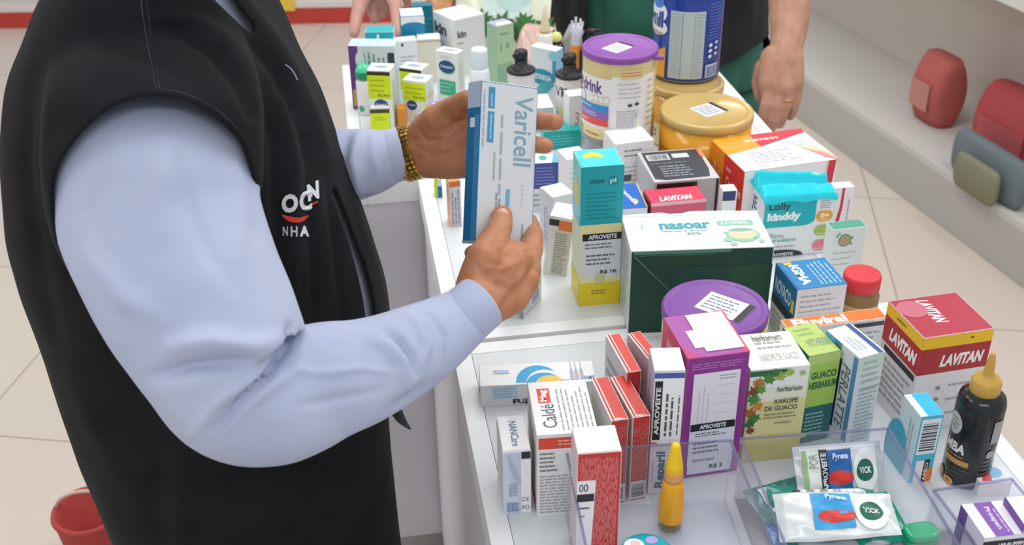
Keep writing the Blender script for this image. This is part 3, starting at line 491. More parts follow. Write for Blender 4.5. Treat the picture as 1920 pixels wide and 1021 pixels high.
b = Carton('medicine_box', 'upright peach and orange striped box with grey print, left of the held box', (842, 341), (864, 340), (828, 330), 'L', base=(846, 426), col='dcdce0', faces={'L': 'eab49a', 'T': 'e08a30'}); b.L.poly([(.3, .1), (.6, .3), (.6, .9), (.2, .9)], 'd98a6a'); b.F.rect(0, .88, 1, 1, 'e27a20'); b.F.lines(.1, .06, .9, .84, 3, '9092a0', vert=True)
for b in BOXES: b.done()
# ------------------------------------------------------------------ cans, jars, bottles
def faced(p): r = math.hypot(p.x, p.y); return math.atan2(-p.x/r, p.y/r)
def cyl(me, R, z0, H, e0=.00015): return Canvas(me, lambda u, v, e: ((R+e)*math.sin((u-.5)*math.pi), -(R+e)*math.cos((u-.5)*math.pi), z0+v*H), seg=40, e0=e0)
def cyl_root(name, label, cat, cx, cy, ztop, h, group=None):
    p = Pz(cx, cy, ztop); p.z = ztop-h
    return empty(name, p, faced(p), label, cat, group)
def lid(parent, R, z, hh, c, kind='p', name='lid', rim=.9):
    q = Mesh(); m = (c, kind)
    q.lathe([(R*1.0, z, m), (R*1.025, z+.001, m), (R*1.03, z+hh*.8, m), (R*1.0, z+hh, m), (R*.95, z+hh+.0005, m), (R*rim, z+hh-.002, m), (R*(rim-.03), z+hh-.0028, m), (R*.3, z+hh-.0022, m)], n=64)
    return q.build(name, parent)
def price(parent, w, d, z, rz, off=(0, 0)):
    q = Mesh(); q.box(w, d, .0004, 'f0f1f6', o=(-w/2, -d/2, 0), bev=0)
    t = Canvas(q, lambda u, v, e: ((u-.5)*w, (v-.5)*d, .0004+e)); t.lines(.08, .1, .8, .9, 5, '8a8c9c'); t.rect(.86, 0, 1, 1, '2a2a30')
    o = q.build('price_label', parent, (off[0], off[1], z)); o.rotation_euler[2] = rz; return o
def gripped(R, H, ): pass
# upper purple-lidded can on a low grey can
p = Pz(1163, 84, ZC+.075+.152); R = .0628
g = empty('storage_can', (p.x, p.y+.004, ZC), faced(p), 'low grey can under the taller purple-lidded milk can', 'can')
q = Mesh(); a = ('b3b7bc', 'g'); q.lathe([(.06, 0, a), (.0615, .002, a), (.0615, .066, a), (.0635, .067, ('9a9ea4', 'p')), (.0635, .0745, ('9a9ea4', 'p')), (.03, .075, ('9a9ea4', 'p'))], n=56); cv = cyl(q, .0615, 0, .067); cv.rect(.3, .2, .42, .7, 'd8dccc'); cv.rect(.42, .1, .9, .9, '8f949c'); q.build('can_body', g)
c = empty('milk_can', (p.x, p.y, ZC+.075), faced(p), 'taller purple-lidded can with cream label reading drink, above the teal box', 'can')
q = Mesh(); gd = ('d9c690', 'g'); q.lathe([(R*.97, 0, gd), (R, .002, gd), (R, .138, gd), (R*.99, .14, gd)], n=64); H = .138; cv = cyl(q, R, .002, H)
cv.rect(.02, .12, .72, .8, 'efecea'); cv.rect(.44, .1, .86, .84, 'eeebe8'); cv.rect(.12, .0, .48, .14, 'e9d79a'); cv.rect(.44, .0, .86, .12, 'eceae6')
cv.text('drink', .12, .6, .36, .76, '6b3a94', bold=.03); cv.text('Nutri', .0, .62, .1, .76, '6b3a94', bold=.03)
for k in range(4): cv.ell(.25+.05*k, .53, .028, .05, 'd8c8a0' if k % 2 else 'c9d6b8'); cv.ell(.25+.05*k, .53, .02, .036, 'efecea')
cv.ell(.1, .5, .06, .09, '4a3f9c'); cv.ell(.115, .51, .05, .075, 'efecea'); cv.rect(.1, .38, .42, .46, '2a8fd0'); cv.rect(.08, .28, .42, .38, '8f6ab8'); cv.rect(.08, .19, .42, .28, 'e0544a'); cv.lines(.12, .4, .3, .44, 1, 'cfe4f6'); cv.lines(.12, .3, .34, .36, 2, 'd9cbec'); cv.lines(.12, .21, .25, .26, 1, 'f6cfc8')
cv.lines(.18, .04, .38, .08, 1, '9a7a40'); cv.rect(.52, .82, .72, .93, 'e2cb8a'); cv.lines(.53, .84, .7, .91, 2, 'c06a5a'); cv.lines(.5, .55, .7, .78, 4, 'aab0b8', fill=.2); cv.lines(.49, .16, .72, .42, 9, 'a9a6bc', fill=.4); cv.ell(.6, .48, .02, .02, '3a3a3e'); cv.ell(.66, .49, .02, .02, '3a3a3e'); cv.ell(.5, .08, .03, .04, '2f6f9c'); cv.lines(.76, .15, .84, .8, 8, 'c8b074', fill=.3)
q.build('can_body', c); lid(c, R, .139, .012, '8e4fa8'); lid_z = .1495
price(c, .048, .034, lid_z-.0006, .9, (-.003, -.004)); q = Mesh(); q.box(.017, .012, .006, '8e4fa8', o=(R*.9, -.03, .137), bev=.001); q.build('lid_tab', c)
# rear gold can, blue can on it
p = Pz(1287, 150, ZC+.112); R2 = .0675
g = empty('milk_can', (p.x, p.y, ZC), faced(p), 'rear gold can directly under the blue and white can', 'can')
q = Mesh(); y = ('e0a02c', 'g'); q.lathe([(R2*.97, 0, y), (R2, .002, y), (R2, .1, y)], n=64); cv = cyl(q, R2, -.01, .11); cv.rect(.0, .12, .3, .5, 'e9d8a8'); cv.text('ce', .1, .25, .24, .42, '2b4a7c'); cv.lines(.0, .55, .5, .95, 5, 'eab860'); q.build('can_body', g); lid(g, R2, .099, .0128, 'd0b070', 'g')
p2 = Pz(1284, 134, ZC+.1125); R3 = .0625
c = empty('milk_can', (p2.x, p2.y, ZC+.1125), faced(p2), 'tall dark blue can with white lid and nutrition table, standing on a gold can', 'can')
q = Mesh(); bl = ('26429a', 'g'); q.lathe([(R3*.97, 0, ('b8bcc8', 'm')), (R3, .003, bl), (R3, .155, bl), (R3*.98, .158, bl)], n=64); cv = cyl(q, R3, .003, .152)
cv.poly([(.0, .0), (.3, .0), (.32, .42), (.0, .22)], 'e8a21c') if False else None
for k in range(12): u = .02+k*.0235; cv.rect(u, .02, u+.0237, .2+k*.018, 'e3a024')
cv.ell(.17, .8, .13, .13, 'e6ecf6'); cv.ell(.17, .62, .14, .1, 'dfe4ec'); cv.ell(.16, .92, .1, .08, '3f7fd0'); cv.text('mil', .08, .62, .26, .82, '1e3c90', bold=.05); cv.text('Premium', .06, .53, .26, .58, 'b0863a')
cv.rect(.34, .04, .66, .86, 'b9c6cc'); cv.lines(.35, .06, .45, .84, 24, '8fa2ac', fill=.3); cv.rect(.45, .06, .46, .84, '90a0b0'); cv.rect(.56, .06, .565, .84, '90a0b0'); cv.lines(.58, .06, .65, .84, 22, '9aaab4', fill=.3); cv.lines(.7, .5, .84, .95, 12, '6a80c4', fill=.3); cv.rect(.69, .04, .84, .2, 'c9cede'); cv.bars(.7, .05, .83, .18, 18, '4a5a9a')
for k in range(3): cv.ell(.73, .3+.07*k, .02, .022, 'dfe4f0'); cv.ell(.8, .32+.07*k, .018, .018, 'dfe4f0')
q.build('can_body', c); lid(c, R3, .1565, .014, 'e4e8f2')
# front gold can
p = Pz(1325, 204, ZC+.118); R4 = .0785
g = empty('milk_can', (p.x, p.y, ZC), faced(p), 'wide gold can in front with a white sticker on its gold lid', 'can')
q = Mesh(); y = ('eaa528', 'g'); q.lathe([(R4*.97, 0, y), (R4, .002, y), (R4, .103, y)], n=72); cv = cyl(q, R4, -.02, .123); cv.rect(.0, .18, .62, .52, 'e9dcb4'); cv.rect(.0, .62, 1, .66, 'd9962a'); cv.rect(.3, .4, 1, .5, 'e9dcb4'); cv.text('comp', .06, .2, .42, .42, '2a5a84', bold=.05); cv.lines(.05, .5, .6, .6, 2, 'b99a58'); cv.poly([(.66, .5), (.8, .62), (.8, .5)], '5a5a70'); cv.rect(.66, .56, .9, .76, 'c9ccd8'); cv.lines(.68, .58, .88, .74, 3, '9aa0b4'); cv.rect(.72, .76, .86, .86, 'f0c890'); q.build('can_body', g)
lid(g, R4, .102, .0155, 'd0b06c', 'g', rim=.88); price(g, .05, .046, .1152, .75, (.004, .004))
# lower purple-lidded can
p = Pz(1341, 573, ZC+.122); R5 = .0640
g = empty('milk_can', (p.x, p.y, ZC), faced(p), 'short can with a purple lid and white price sticker before the dark green box', 'can')
q = Mesh(); y = ('d9c690', 'g'); q.lathe([(R5*.97, 0, y), (R5, .002, y), (R5, .108, y)], n=64); cv = cyl(q, R5, 0, .108); cv.rect(.1, .1, .9, .75, 'efecea'); q.build('can_body', g)
lid(g, R5, .108, .014, '7f479f'); price(g, .062, .045, .1198, -.45, (.012, .003))
# jar with red cap
p = Pz(1618, 511, ZC+.098)
g = empty('glass_jar', (p.x, p.y, ZC), faced(p), 'brown glass jar with a red screw cap beside the blue-topped box', 'jar')
q = Mesh(); br = ('8a6a42', 'g'); q.lathe([(.02, 0, br), (.0255, .003, br), (.0262, .05, br), (.0262, .066, br), (.0235, .073, br), (.021, .076, br), (.021, .08, br)], n=48); cv = cyl(q, .0262, .01, .05); cv.rect(.0, .05, 1, .95, 'c9a968'); q.build('jar_body', g)
q = Mesh(); rd = 'd8343c'; q.lathe([(.0235, .076, rd), (.0247, .077, rd), (.0247, .094, rd), (.0235, .0975, rd), (.021, .098, rd)], n=120, rfun=lambda a, z: 1+(.012*math.sin(a*40) if z < .096 else 0)); q.build('screw_cap', g)
# black lotion bottle with gold nozzle
p = Pz(1807, 892, ZC); R6 = .0262
g = empty('lotion_bottle', (p.x, p.y, ZC), faced(p), 'black bottle with a gold pointed nozzle cap at the right counter edge', 'bottle')
q = Mesh(); k = ('1b1c20', 'g'); q.lathe([(.022, 0, k), (R6-.001, .002, k), (R6, .005, k), (R6, .108, k), (R6-.002, .116, k), (R6-.008, .121, k), (.011, .124, k), (.011, .128, k)], n=56)
cv = cyl(q, R6, 0, .108); cv.ell(.2, .76, .13, .13, 'b9bfbd'); cv.lines(.12, .7, .28, .84, 3, '4a5250', fill=.3); cv.text('MBA', .12, .44, .44, .56, 'e9e6e0', bold=.04, shear=.1); cv.lines(.12, .38, .5, .42, 1, 'b98f50'); cv.rect(.12, .3, .52, .365, 'c29653'); cv.lines(.18, .18, .6, .27, 2, '6a6a6a', fill=.2); cv.ell(.12, .1, .07, .06, 'b98a68'); cv.ell(.3, .06, .08, .045, 'd9a868'); cv.ell(.3, .06, .045, .025, 'b87a3a'); cv.rect(.74, .62, .92, .9, '9a9c9e'); cv.ell(.78, .48, .06, .05, '9a9c9e'); cv.lines(.7, .1, .95, .42, 6, '6c6e70', fill=.25)
q.build('bottle_body', g)
q = Mesh(); gd = ('c99f46', 'p'); q.lathe([(.0155, .121, gd), (.0163, .1225, gd), (.0163, .135, gd), (.0135, .1395, gd), (.007, .1415, gd), (.0058, .145, gd), (.0042, .163, gd), (.0028, .17, gd), (.0018, .172, gd)], n=40, rfun=lambda a, z: 1+(.03*math.sin(a*20) if z < .136 else 0)); q.build('nozzle_cap', g)
# yellow cuticle oil bottle in the tray
p = Pz(1256, 984, ZC+.004)
g = empty('nail_oil_bottle', (p.x, p.y, ZC+.0035), faced(p), 'small yellow tapered oil bottle standing in the clear tray', 'bottle')
q = Mesh(); gl = clear('f2ead8', .08); ye = ('f0a818', 'g'); q.lathe([(.010, 0, gl), (.0125, .001, gl), (.0132, .006, gl), (.0138, .012, ye), (.0142, .02, ye), (.0136, .036, ye), (.0118, .055, ye), (.0105, .066, ye), (.0088, .0665, ye)], n=40); cv = Canvas(q, lambda u, v, e: ((.0142-.05*max(0, v*.06+.02-.03)*1.6+e+.0006)*math.sin((u-.5)*math.pi), -(.0142-.05*max(0, v*.06+.02-.03)*1.6+e+.0006)*math.cos((u-.5)*math.pi), .02+v*.06), seg=20)
q.build('glass_body', g)
q = Mesh(); y2 = ('f2b81c', 'p'); ye2 = ('f6cc10', 'p'); q.lathe([(.0104, .0665, ('e9a860', 'p')), (.0102, .072, ('e9a050', 'p')), (.0098, .078, y2), (.0092, .084, ye2), (.0055, .108, ye2), (.0045, .1125, ye2), (.0022, .114, ye2)], n=40); q.build('cap', g)
# pump bottles
def pump(lb, cx, cy, zt, col, mark):
    p = Pz(cx, cy, ZC+zt); g = empty('pump_bottle', (p.x, p.y, ZC), faced(p), lb, 'bottle', 'black-topped pump bottles')
    q = Mesh(); a = (col, 'g'); q.lathe([(.022, 0, a), (.0262, .003, a), (.0265, .01, a), (.0265, zt-.004, a), (.025, zt-.0015, a)], n=48); cv = cyl(q, .0265, 0, zt); 
    if mark: cv.text(mark, .1, .62, .44, .82, '2c2c30', bold=.03); cv.ell(.3, .25, .06, .2, 'e0dca0'); cv.rect(.82, .1, .95, 1, '1d1d20'); cv.lines(.5, .1, .75, .5, 5, 'b4b4ac')
    else: cv.ell(.2, .5, .1, .25, 'd4dcc8'); cv.lines(.4, .3, .8, .7, 4, 'c4c0c4')
    q.build('bottle_body', g)
    k = ('1a1b1e', 'p'); q = Mesh(); q.lathe([(.0268, zt-.003, k), (.0278, zt-.001, k), (.0276, zt+.003, k), (.024, zt+.0045, k), (.0125, zt+.005, k), (.0125, zt+.021, k), (.011, zt+.0225, k)], n=48); q.build('collar', g)
    q = Mesh(); q.lathe([(.0105, zt+.0225, k), (.0128, zt+.024, k), (.0133, zt+.034, k), (.0118, zt+.0395, k), (.007, zt+.0415, k)], n=36); q.tube([(0, 0, zt+.033), (-.008, -.009, zt+.0335), (-.0145, -.012, zt+.030)], [.0065, .0058, .0045], k, n=14); q.build('pump_head', g)
pump('pump bottle with a black head left of the TETREGA box', 977, 131, .095, 'd6d0d4', None)
pump('pump bottle with a black head and VE lettering right of the TETREGA box', 1068, 139, .1, 'dedbd8', 'VE')
p = Pz(1110, 57, ZC+.13); q = Mesh(); k = ('17181b', 'p'); g = empty('pump_bottle', (p.x, p.y, ZC), faced(p), 'black pump bottle with a long spout peeking over the purple lid', 'bottle')
q.lathe([(.02, 0, k), (.025, .002, k), (.025, .09, k), (.01, .1, k), (.008, .122, k)], n=32); q.build('bottle_body', g); q = Mesh(); q.tube([(-.012, 0, .127), (0, 0, .1285), (.022, 0, .131)], [.0045, .006, .0045], k, n=12); q.lathe([(.008, .1225, k), (.009, .131, k), (.006, .133, k)], n=20); q.build('pump_head', g)
# white bottle with a translucent cap
p = Pz(898, 92, ZC+.125); g = empty('lotion_bottle', (p.x, p.y, ZC), faced(p), 'white bottle with a tall translucent cap beside the mint carton', 'bottle')
q = Mesh(); a = ('eef0f4', 'g'); q.lathe([(.017, 0, a), (.0195, .003, a), (.02, .07, a), (.0188, .082, a), (.0165, .088, a)], n=40); q.build('bottle_body', g)
q = Mesh(); a = ('dfe8ee', 'g'); q.lathe([(.0165, .0885, a), (.0172, .09, a), (.0168, .122, a), (.0155, .1262, a), (.012, .127, a)], n=40); q.build('cap', g)
# white bottle with green cap
p = Pz(681, 121, ZC+.1); g = empty('lotion_bottle', (p.x, p.y, ZC), faced(p), 'white bottle with a round green cap behind the lime-labelled carton', 'bottle')
q = Mesh(); a = ('eef0ee', 'g'); q.lathe([(.015, 0, a), (.0175, .003, a), (.0175, .066, a), (.014, .073, a)], n=36); cv = cyl(q, .0175, 0, .07); cv.ell(.3, .2, .12, .1, '3fae78'); q.build('bottle_body', g)
q = Mesh(); q.lathe([(.0165, .0735, ('17955c', 'g')), (.0172, .075, ('17955c', 'g')), (.0168, .088, ('4fd09c', 'g')), (.013, .098, ('5ad4a2', 'g')), (.006, .101, ('5ad4a2', 'g'))], n=36); q.build('cap', g)
# small things at the far end
def simple(name, label, cat, px, py, zt, prof, n=32, part='bottle_body', extra=None):
    p = Pz(px, py, ZC+zt); g = empty(name, (p.x, p.y, ZC), faced(p), label, cat)
    q = Mesh(); q.lathe(prof, n=n); q.build(part, g)
    if extra: q = Mesh(); q.lathe(extra[1], n=n); q.build(extra[0], g)
    return g
cr = ('ead6b4', 'p'); wh = ('eceae4', 'g')
simple('nozzle_tube', 'white tube with a long cream cone nozzle at the far end of the counter', 'tube', 1022, 8, .165, [(.014, 0, wh), (.016, .004, wh), (.016, .1, wh), (.012, .106, wh)], extra=('cone_nozzle', [(.0115, .1065, ('d9c09a', 'p')), (.0112, .112, cr), (.007, .135, cr), (.0025, .163, cr), (.001, .165, cr)]))
simple('round_stopper_bottle', 'small dark bottle with a pale yellow ball cap behind the TETREGA box', 'bottle', 1043, 62, .1, [(.014, 0, ('2a2c2c', 'g')), (.017, .003, ('2a2c2c', 'g')), (.017, .07, ('2a2c2c', 'g')), (.012, .08, ('2a2c2c', 'g'))], extra=('ball_cap', [(.006, .0805, ('dfe08a', 'p')), (.0115, .086, ('dfe08a', 'p')), (.0125, .092, ('dfe08a', 'p')), (.0085, .1, ('dfe08a', 'p')), (.003, .102, ('dfe08a', 'p'))]))
g = simple('frosted_tube', 'frosted clear tube with frayed top and orange liquid behind the second pump', 'tube', 1082, 42, .145, [(.011, 0, ('e08a2a', 'g')), (.012, .002, ('e08a2a', 'g')), (.012, .085, ('e08a2a', 'g')), (.012, .1, ('c9c8d4', 'g')), (.0105, .112, ('c9c8d4', 'g')), (.0125, .14, ('d4d4de', 'g'))])
q = Mesh()
for k in range(7): a = k*.9; q.box(.005, .001, .008+.003*(k % 3), ('d8d8e4', 'g'), o=(.011*math.cos(a)-.0025, .011*math.sin(a), .139), bev=.0003)
q.build('frayed_edge', g)
# crumpled pouches and leafy pack at the far end
def pillow(parent, name, w, h, t, front, back='c8cacc', nu=28, nv=22, seed=0, wr=.0012, deco=None, edge=None):
    q = Mesh(); rnd = random.Random(seed); ph = [rnd.uniform(0, 6) for _ in range(6)]
    def sf(u, v, s):
        b = max(0, 1-(2*u-1)**4)*max(0, 1-(2*v-1)**4); z = t*b**.8
        z += wr*math.sin(u*17+ph[0]+v*5)*math.sin(v*13+ph[1])*(.3+b)
        bend = wr*4*math.sin(u*3+ph[2])*math.cos(v*2.4+ph[3])
        return Vector(((u-.5)*w, (v-.5)*h, s*z+bend))
    vs = []; fs = []; ms = []
    for s in (1, -1):
        o = len(vs)
        for j in range(nv+1):
            for i in range(nu+1): vs.append(sf(i/nu, j/nv, s)+Vector((0, 0, .0003*s)))
        for j in range(nv):
            for i in range(nu):
                a = o+j*(nu+1)+i; f = (a, a+1, a+nu+2, a+nu+1); fs.append(f if s > 0 else f[::-1]); u = (i+.5)/nu; v = (j+.5)/nv
                ms.append((edge if edge and (u < .07 or u > .93 or v < .05 or v > .95) else front) if s > 0 else back)
    q.add(vs, fs, [(m, 'g') for m in ms], True)
    cv = Canvas(q, lambda u, v, e: sf(u, v, 1)+Vector((0, 0, .0009+e*4)), seg=24)
    if deco: deco(cv)
    return q.build(name, parent)
def gridrect(cv, u0, v0, u1, v1, c, n=8):
    for k in range(n): cv.e -= .00008*(k > 0); cv.rect(u0, v0+(v1-v0)*k/n, u1, v0+(v1-v0)*(k+1)/n, c)
def pouch(name, label, cat, loc, rot, w, h, t, front, deco=None, group=None, back='c8cacc', seed=1, edge=None, part='film_body', wr=.0012):
    g = empty(name, loc, 0, label, cat, group, rot=rot); pillow(g, part, w, h, t, front, back, seed=seed, deco=deco, edge=edge, wr=wr); return g
def leafy(cv):
    gridrect(cv, .3, .3, .8, .98, 'cfe0da'); cv.ell(.62, .62, .2, .24, 'b4d0cc')
    for k in range(14): leaf(cv, .03+.072*k, .2+.06*math.sin(k*2), .12, '2d6a2a' if k % 3 else '1c3f20', k*1.3, 1.2)
p = Pz(975, 40, ZC+.1)
pouch('leafy_pouch', 'large pale pouch printed with dark green leaves at the far end', 'pouch', (p.x-.035, p.y+.06, ZC+.125), (math.radians(62), 0, -.2), .21, .2, .018, 'e0e4cc', leafy, seed=3, edge='dfe6d8')
p = Pz(995, 60, ZC+.07); pouch('pink_sachet', 'small dusty pink sachet in front of the leafy pouch', 'sachet', (p.x, p.y-.05, ZC+.055), (math.radians(50), 0, -.5), .075, .1, .007, 'd9b4a8', seed=5, edge='c9a49a')
p = Pz(868, 8, ZC+.1); pouch('fruit_snack_pouch', 'orange and maroon pouch behind the kin box', 'pouch', (p.x, p.y+.05, ZC+.085), (math.radians(60), 0, .1), .17, .14, .012, 'e0a070', lambda cv: (cv.ell(.3, .7, .2, .16, 'e9c040'), cv.ell(.55, .45, .22, .18, '8a4a6a'), cv.ell(.75, .7, .14, .2, 'ee9a5a')), seed=6, edge='d98a60')
p = Pz(1062, 75, ZC+.08); pouch('foil_sachet', 'grey foil sachet leaning between the yellow-capped bottle and frosted tube', 'sachet', (p.x, p.y, ZC+.06), (math.radians(70), math.radians(25), -.2), .035, .1, .004, 'a8a8a4', seed=8)

# ------------------------------------------------------------------ wipes pack: white box body under a crumpled aqua film
b = Carton('wet_wipes_pack', 'white wipes pack with crumpled aqua film on top, reading Lolly kinddy', (1433, 375), (1571, 365), (1393, 322), 'L', base=(1437, 485), col='eceeef', faces={'L': 'e4e2e8', 'T': '20ccd8'}, cat='wipes pack', bev=.003, maxd=.07)
n = 12
b.F.poly([(.02, .52), (.55, .52)]+[(.55+.18*math.sin(math.radians(a)), .62-.1*math.cos(math.radians(a))) for a in range(0, 91, 15)]+[(.73, 1), (.02, 1)], '18b4be')
b.F.text('Lolly', .08, .78, .38, .93, '14505c', bold=.03); b.F.text('kinddy', .07, .6, .53, .77, 'eefafa', bold=.06); b.F.lines(.78, .78, .95, .97, 5, 'a0a4b0')
for (v, c, tx) in ((.66, 'f0a83a', '0+'), (.42, 'a6c85a', ''), (.16, 'ee8a98', '')):
    b.F.rrect(.74, v-.09, .97, v+.09, c, r=.5, asp=.8)
    if tx: b.F.text(tx, .8, v-.03, .92, v+.05, 'fff6e8', bold=.05)
    b.F.lines(.78, v-.07, .94, v-.04, 1, 'f4f0e4')
b.F.text('Menu', .1, .34, .32, .42, '5fb8ac', bold=0); b.F.text('Ingredient', .08, .25, .5, .33, '4fb0a4', bold=.01); b.F.lines(.1, .16, .5, .21, 1, 'a0a8a8'); b.F.ell(.3, .02, .32, .11, '2a2c30', a0=0, a1=180); b.F.text('APROVEITE', .1, .03, .48, .08, 'e8e8e8', bold=.03)
b.L.text('JE', .3, .62, .6, .9, '3f4c8a', bold=.02); b.L.rect(.2, .0, .25, 1, 'd8d6de')
nu, nv = 40, 24; vs = []
for j in range(nv+1):
    for i in range(nu+1):
        u, v = i/nu, j/nv
        z = b.h+.0015+.012*max(0, math.sin(math.pi*v))**.7*(1-.5*u) + .004*noise.noise(Vector((u*5, v*4, 1)))*math.sin(math.pi*v)
        z += .014*math.exp(-((v-.72+.1*u)/.08)**2)*(1-.3*u) - .010*math.exp(-((v-.5)/.07)**2)
        x = -.001+u*(b.w+.002); y = -.0022+v*(b.d+.004)
        if v == 0: z = b.h-.006-.002*math.sin(u*14)
        if v == 1: z = b.h-.004
        if i in (0, nu): z = min(z, b.h-.001)
        vs.append((x, y, z))
fm = Mesh(); fm.add(vs, [(j*(nu+1)+i, j*(nu+1)+i+1, (j+1)*(nu+1)+i+1, (j+1)*(nu+1)+i) for j in range(nv) for i in range(nu)], ('1fcfe0', 'g'), True); fm.build('aqua_film', b.root)
b.done()

# ------------------------------------------------------------------ clear trays
def tray(label, c0, c1, ht, depth):
    a = Pz(*c0, ZC+ht); e = Pz(*c1, ZC+ht); x = (e-a); W = x.length; rz = math.atan2(x.y, x.x)
    g = empty('clear_tray', (a.x, a.y, ZC+.0003), rz, label, 'tray', 'clear plastic trays'); t = .0026; m = clear('f9f9fc', .035); rim = clear('d0d0e2', .14)
    q = Mesh(); q.box(W, depth, .0028, m, o=(0, -depth, 0), bev=.0004); q.build('tray_base', g)
    for nm, (w, d, x0, y0) in {'back': (W, t, 0, -t), 'front': (W, t, 0, -depth), 'left': (t, depth-2*t, 0, -depth+t), 'right': (t, depth-2*t, W-t, -depth+t)}.items():
        q = Mesh(); q.box(w, d, ht-.0055, m, o=(x0, y0, .003), bev=.0004); wl = q.build('tray_wall', g)
        q = Mesh(); q.box(w+.0004, d+.0004, .0018, rim, o=(x0-.0002, y0-.0002, ht-.0022), bev=.0005); q.build('rim', wl)
    return g, W, rz
T1, W1, RZ1 = tray('clear tray holding the yellow oil bottle', (1060, 843), (1372, 822), .088, .25)
T2, W2, RZ2 = tray('clear tray holding the heap of vapour rub sachets', (1388, 819), (1668, 800), .088, .25)
T3, W3, RZ3 = tray('clear tray holding the two purple-banded boxes at the lower right corner', (1748, 916), (1898, 894), .062, .2)
# ------------------------------------------------------------------ sachets in the second tray
def vdeco(cv, blue='2a78c0'):
    gridrect(cv, .3, .16, .64, .9, blue); cv.ell(.5, .4, .16, .13, 'd8342c'); cv.ell(.79, .5, .14, .4, 'eef2f0'); cv.ell(.79, .5, .1, .2, '1f6a50'); cv.text('VICK', .72, .44, .86, .56, 'eef4f0', bold=.03)
    cv.text('Pyrena', .42, .7, .6, .84, 'e6eef8', bold=.03)
def vdeco1(cv):
    vdeco(cv, '1f68b0'); gridrect(cv, .12, .12, .27, .92, 'dfe4dc'); gridrect(cv, .08, .12, .13, .92, '8fb878'); gridrect(cv, .27, .12, .36, .92, '1b1d26'); cv.text('APROVEITE', .285, .18, .345, .86, 'd8dce4', rot=90, bold=.03); cv.text('POR', .15, .6, .25, .85, '8a9488', rot=90, bold=0)
VG = 'white and blue vapour rub sachets in the tray'
def at(px, py, z): p = Pz(px, py, ZC+z); return p
pouch('medicine_sachet', 'upright white sachet with a black strip, red oval and green oval mark', 'sachet', at(1573, 884, .04), (math.radians(52), 0, RZ2+.02), .1, .062, .004, 'e6eaec', vdeco1, VG, seed=11, edge='c4cacc')
pouch('medicine_sachet', 'topmost white sachet lying with a bright blue panel on the heap', 'sachet', at(1567, 967, .036), (math.radians(14), math.radians(-4), RZ2-.12), .125, .055, .006, 'e4e8e4', lambda cv: vdeco(cv, '38a0d8'), VG, seed=12, edge='d4dad8', wr=.0016)
pouch('medicine_sachet', 'teal-edged sachet poking out left of the heap', 'sachet', at(1470, 935, .02), (math.radians(10), math.radians(8), .45), .08, .05, .004, '23786c', lambda cv: gridrect(cv, .2, .1, .5, .9, 'dfe6e0'), VG, seed=13)
pouch('medicine_sachet', 'green and white sachet under the right end of the heap', 'sachet', at(1640, 972, .018), (math.radians(20), math.radians(5), RZ2+.2), .06, .06, .005, '1f9a80', lambda cv: (gridrect(cv, .1, .55, .9, .95, 'e6ece8'), gridrect(cv, .35, .65, .75, .85, '34ae94')), VG, seed=14, back='1f9a80')
pouch('medicine_sachet', 'grey-backed sachet at the very bottom front of the heap', 'sachet', at(1560, 1003, .008), (math.radians(4), 0, RZ2+.04), .11, .045, .003, 'b9bfc2', lambda cv: gridrect(cv, .0, .1, .12, .9, '1fa08c'), VG, seed=15)
pouch('medicine_sachet', 'dark green sachet in the middle of the heap', 'sachet', at(1545, 945, .022), (math.radians(12), math.radians(3), RZ2-.05), .12, .05, .005, '2f8878', lambda cv: gridrect(cv, .3, .2, .9, .8, 'cfdcd8'), VG, seed=16)
pouch('medicine_sachet', 'blue sachet corner at the left foot of the heap', 'sachet', at(1475, 985, .012), (math.radians(8), math.radians(3), .2), .05, .05, .004, '1f7cc0', None, VG, seed=17)
p0, p1 = at(1487, 925, .042), at(1612, 922, .042)
g = empty('ointment_tube', (p0.x, p0.y, p0.z), 0, 'thin white tube with dark bands lying across the heap of sachets', 'tube')
d = p1-p0; q = Mesh(); ms = ['2a3030', 'e8eaea', '8a9494', 'e8eaea', '8a9494', 'ececee', 'b4bcc4', 'e8ecf0', 'ecf0f2', 'ecf0f2', 'ecf0f2']
for k in range(10):
    a_, b_ = d*(k/10), d*((k+1)/10); q.tube([a_, b_], .0042 if k else .0036, (ms[k], 'g'), n=14, caps=True)
q.build('tube_body', g); q = Mesh(); q.tube([d*1.0, d*1.05], [.0038, .003], ('dfe6ec', 'g'), n=14); q.build('cap', g)
g = empty('pill_case', at(1726, 1003, .012), RZ2+.1, 'bright green rounded case in the corner beside the sachets', 'case')
for nm, z0, m in (('case_body', -.0085, ('12a866', 'g')), ('case_lid', .0005, ('1cc07c', 'g'))):
    q = Mesh(); n = 40; q.lathe([(.6, z0, m), (.92, z0+.001, m), (1, z0+.003, m), (1, z0+.0065, m), (.9, z0+.0078, m), (.6, z0+.0085, m)], n=n)
    q.v = [(.0185*math.copysign(abs(x)**.6, x), .0125*math.copysign(abs(y)**.6, y), z) for x, y, z in q.v]; q.build(nm, g)
# round tin at the bottom edge
p = Pz(1213, 1034, ZC+.026); g = empty('round_tin', (p.x, p.y, ZC+.0035), faced(p)+.4, 'round turquoise and white tin in the clear tray at the bottom edge', 'tin')
q = Mesh(); a = ('2f4f6a', 'g'); tq = ('1ab0c0', 'g'); q.lathe([(.027, 0, a), (.0285, .001, a), (.0285, .02, tq), (.0275, .0222, tq), (.02, .0224, tq)], n=56)
cv = Canvas(q, lambda u, v, e: ((u-.5)*.054, (v-.5)*.054, .0224+e)); cv.ell(.32, .72, .2, .2, 'eef4f6'); cv.ell(.36, .76, .1, .1, 'f0c8c4'); cv.ell(.7, .78, .12, .1, 'b8a8dc'); cv.ell(.5, .3, .25, .14, 'e9f4f4'); q.build('tin_body', g)
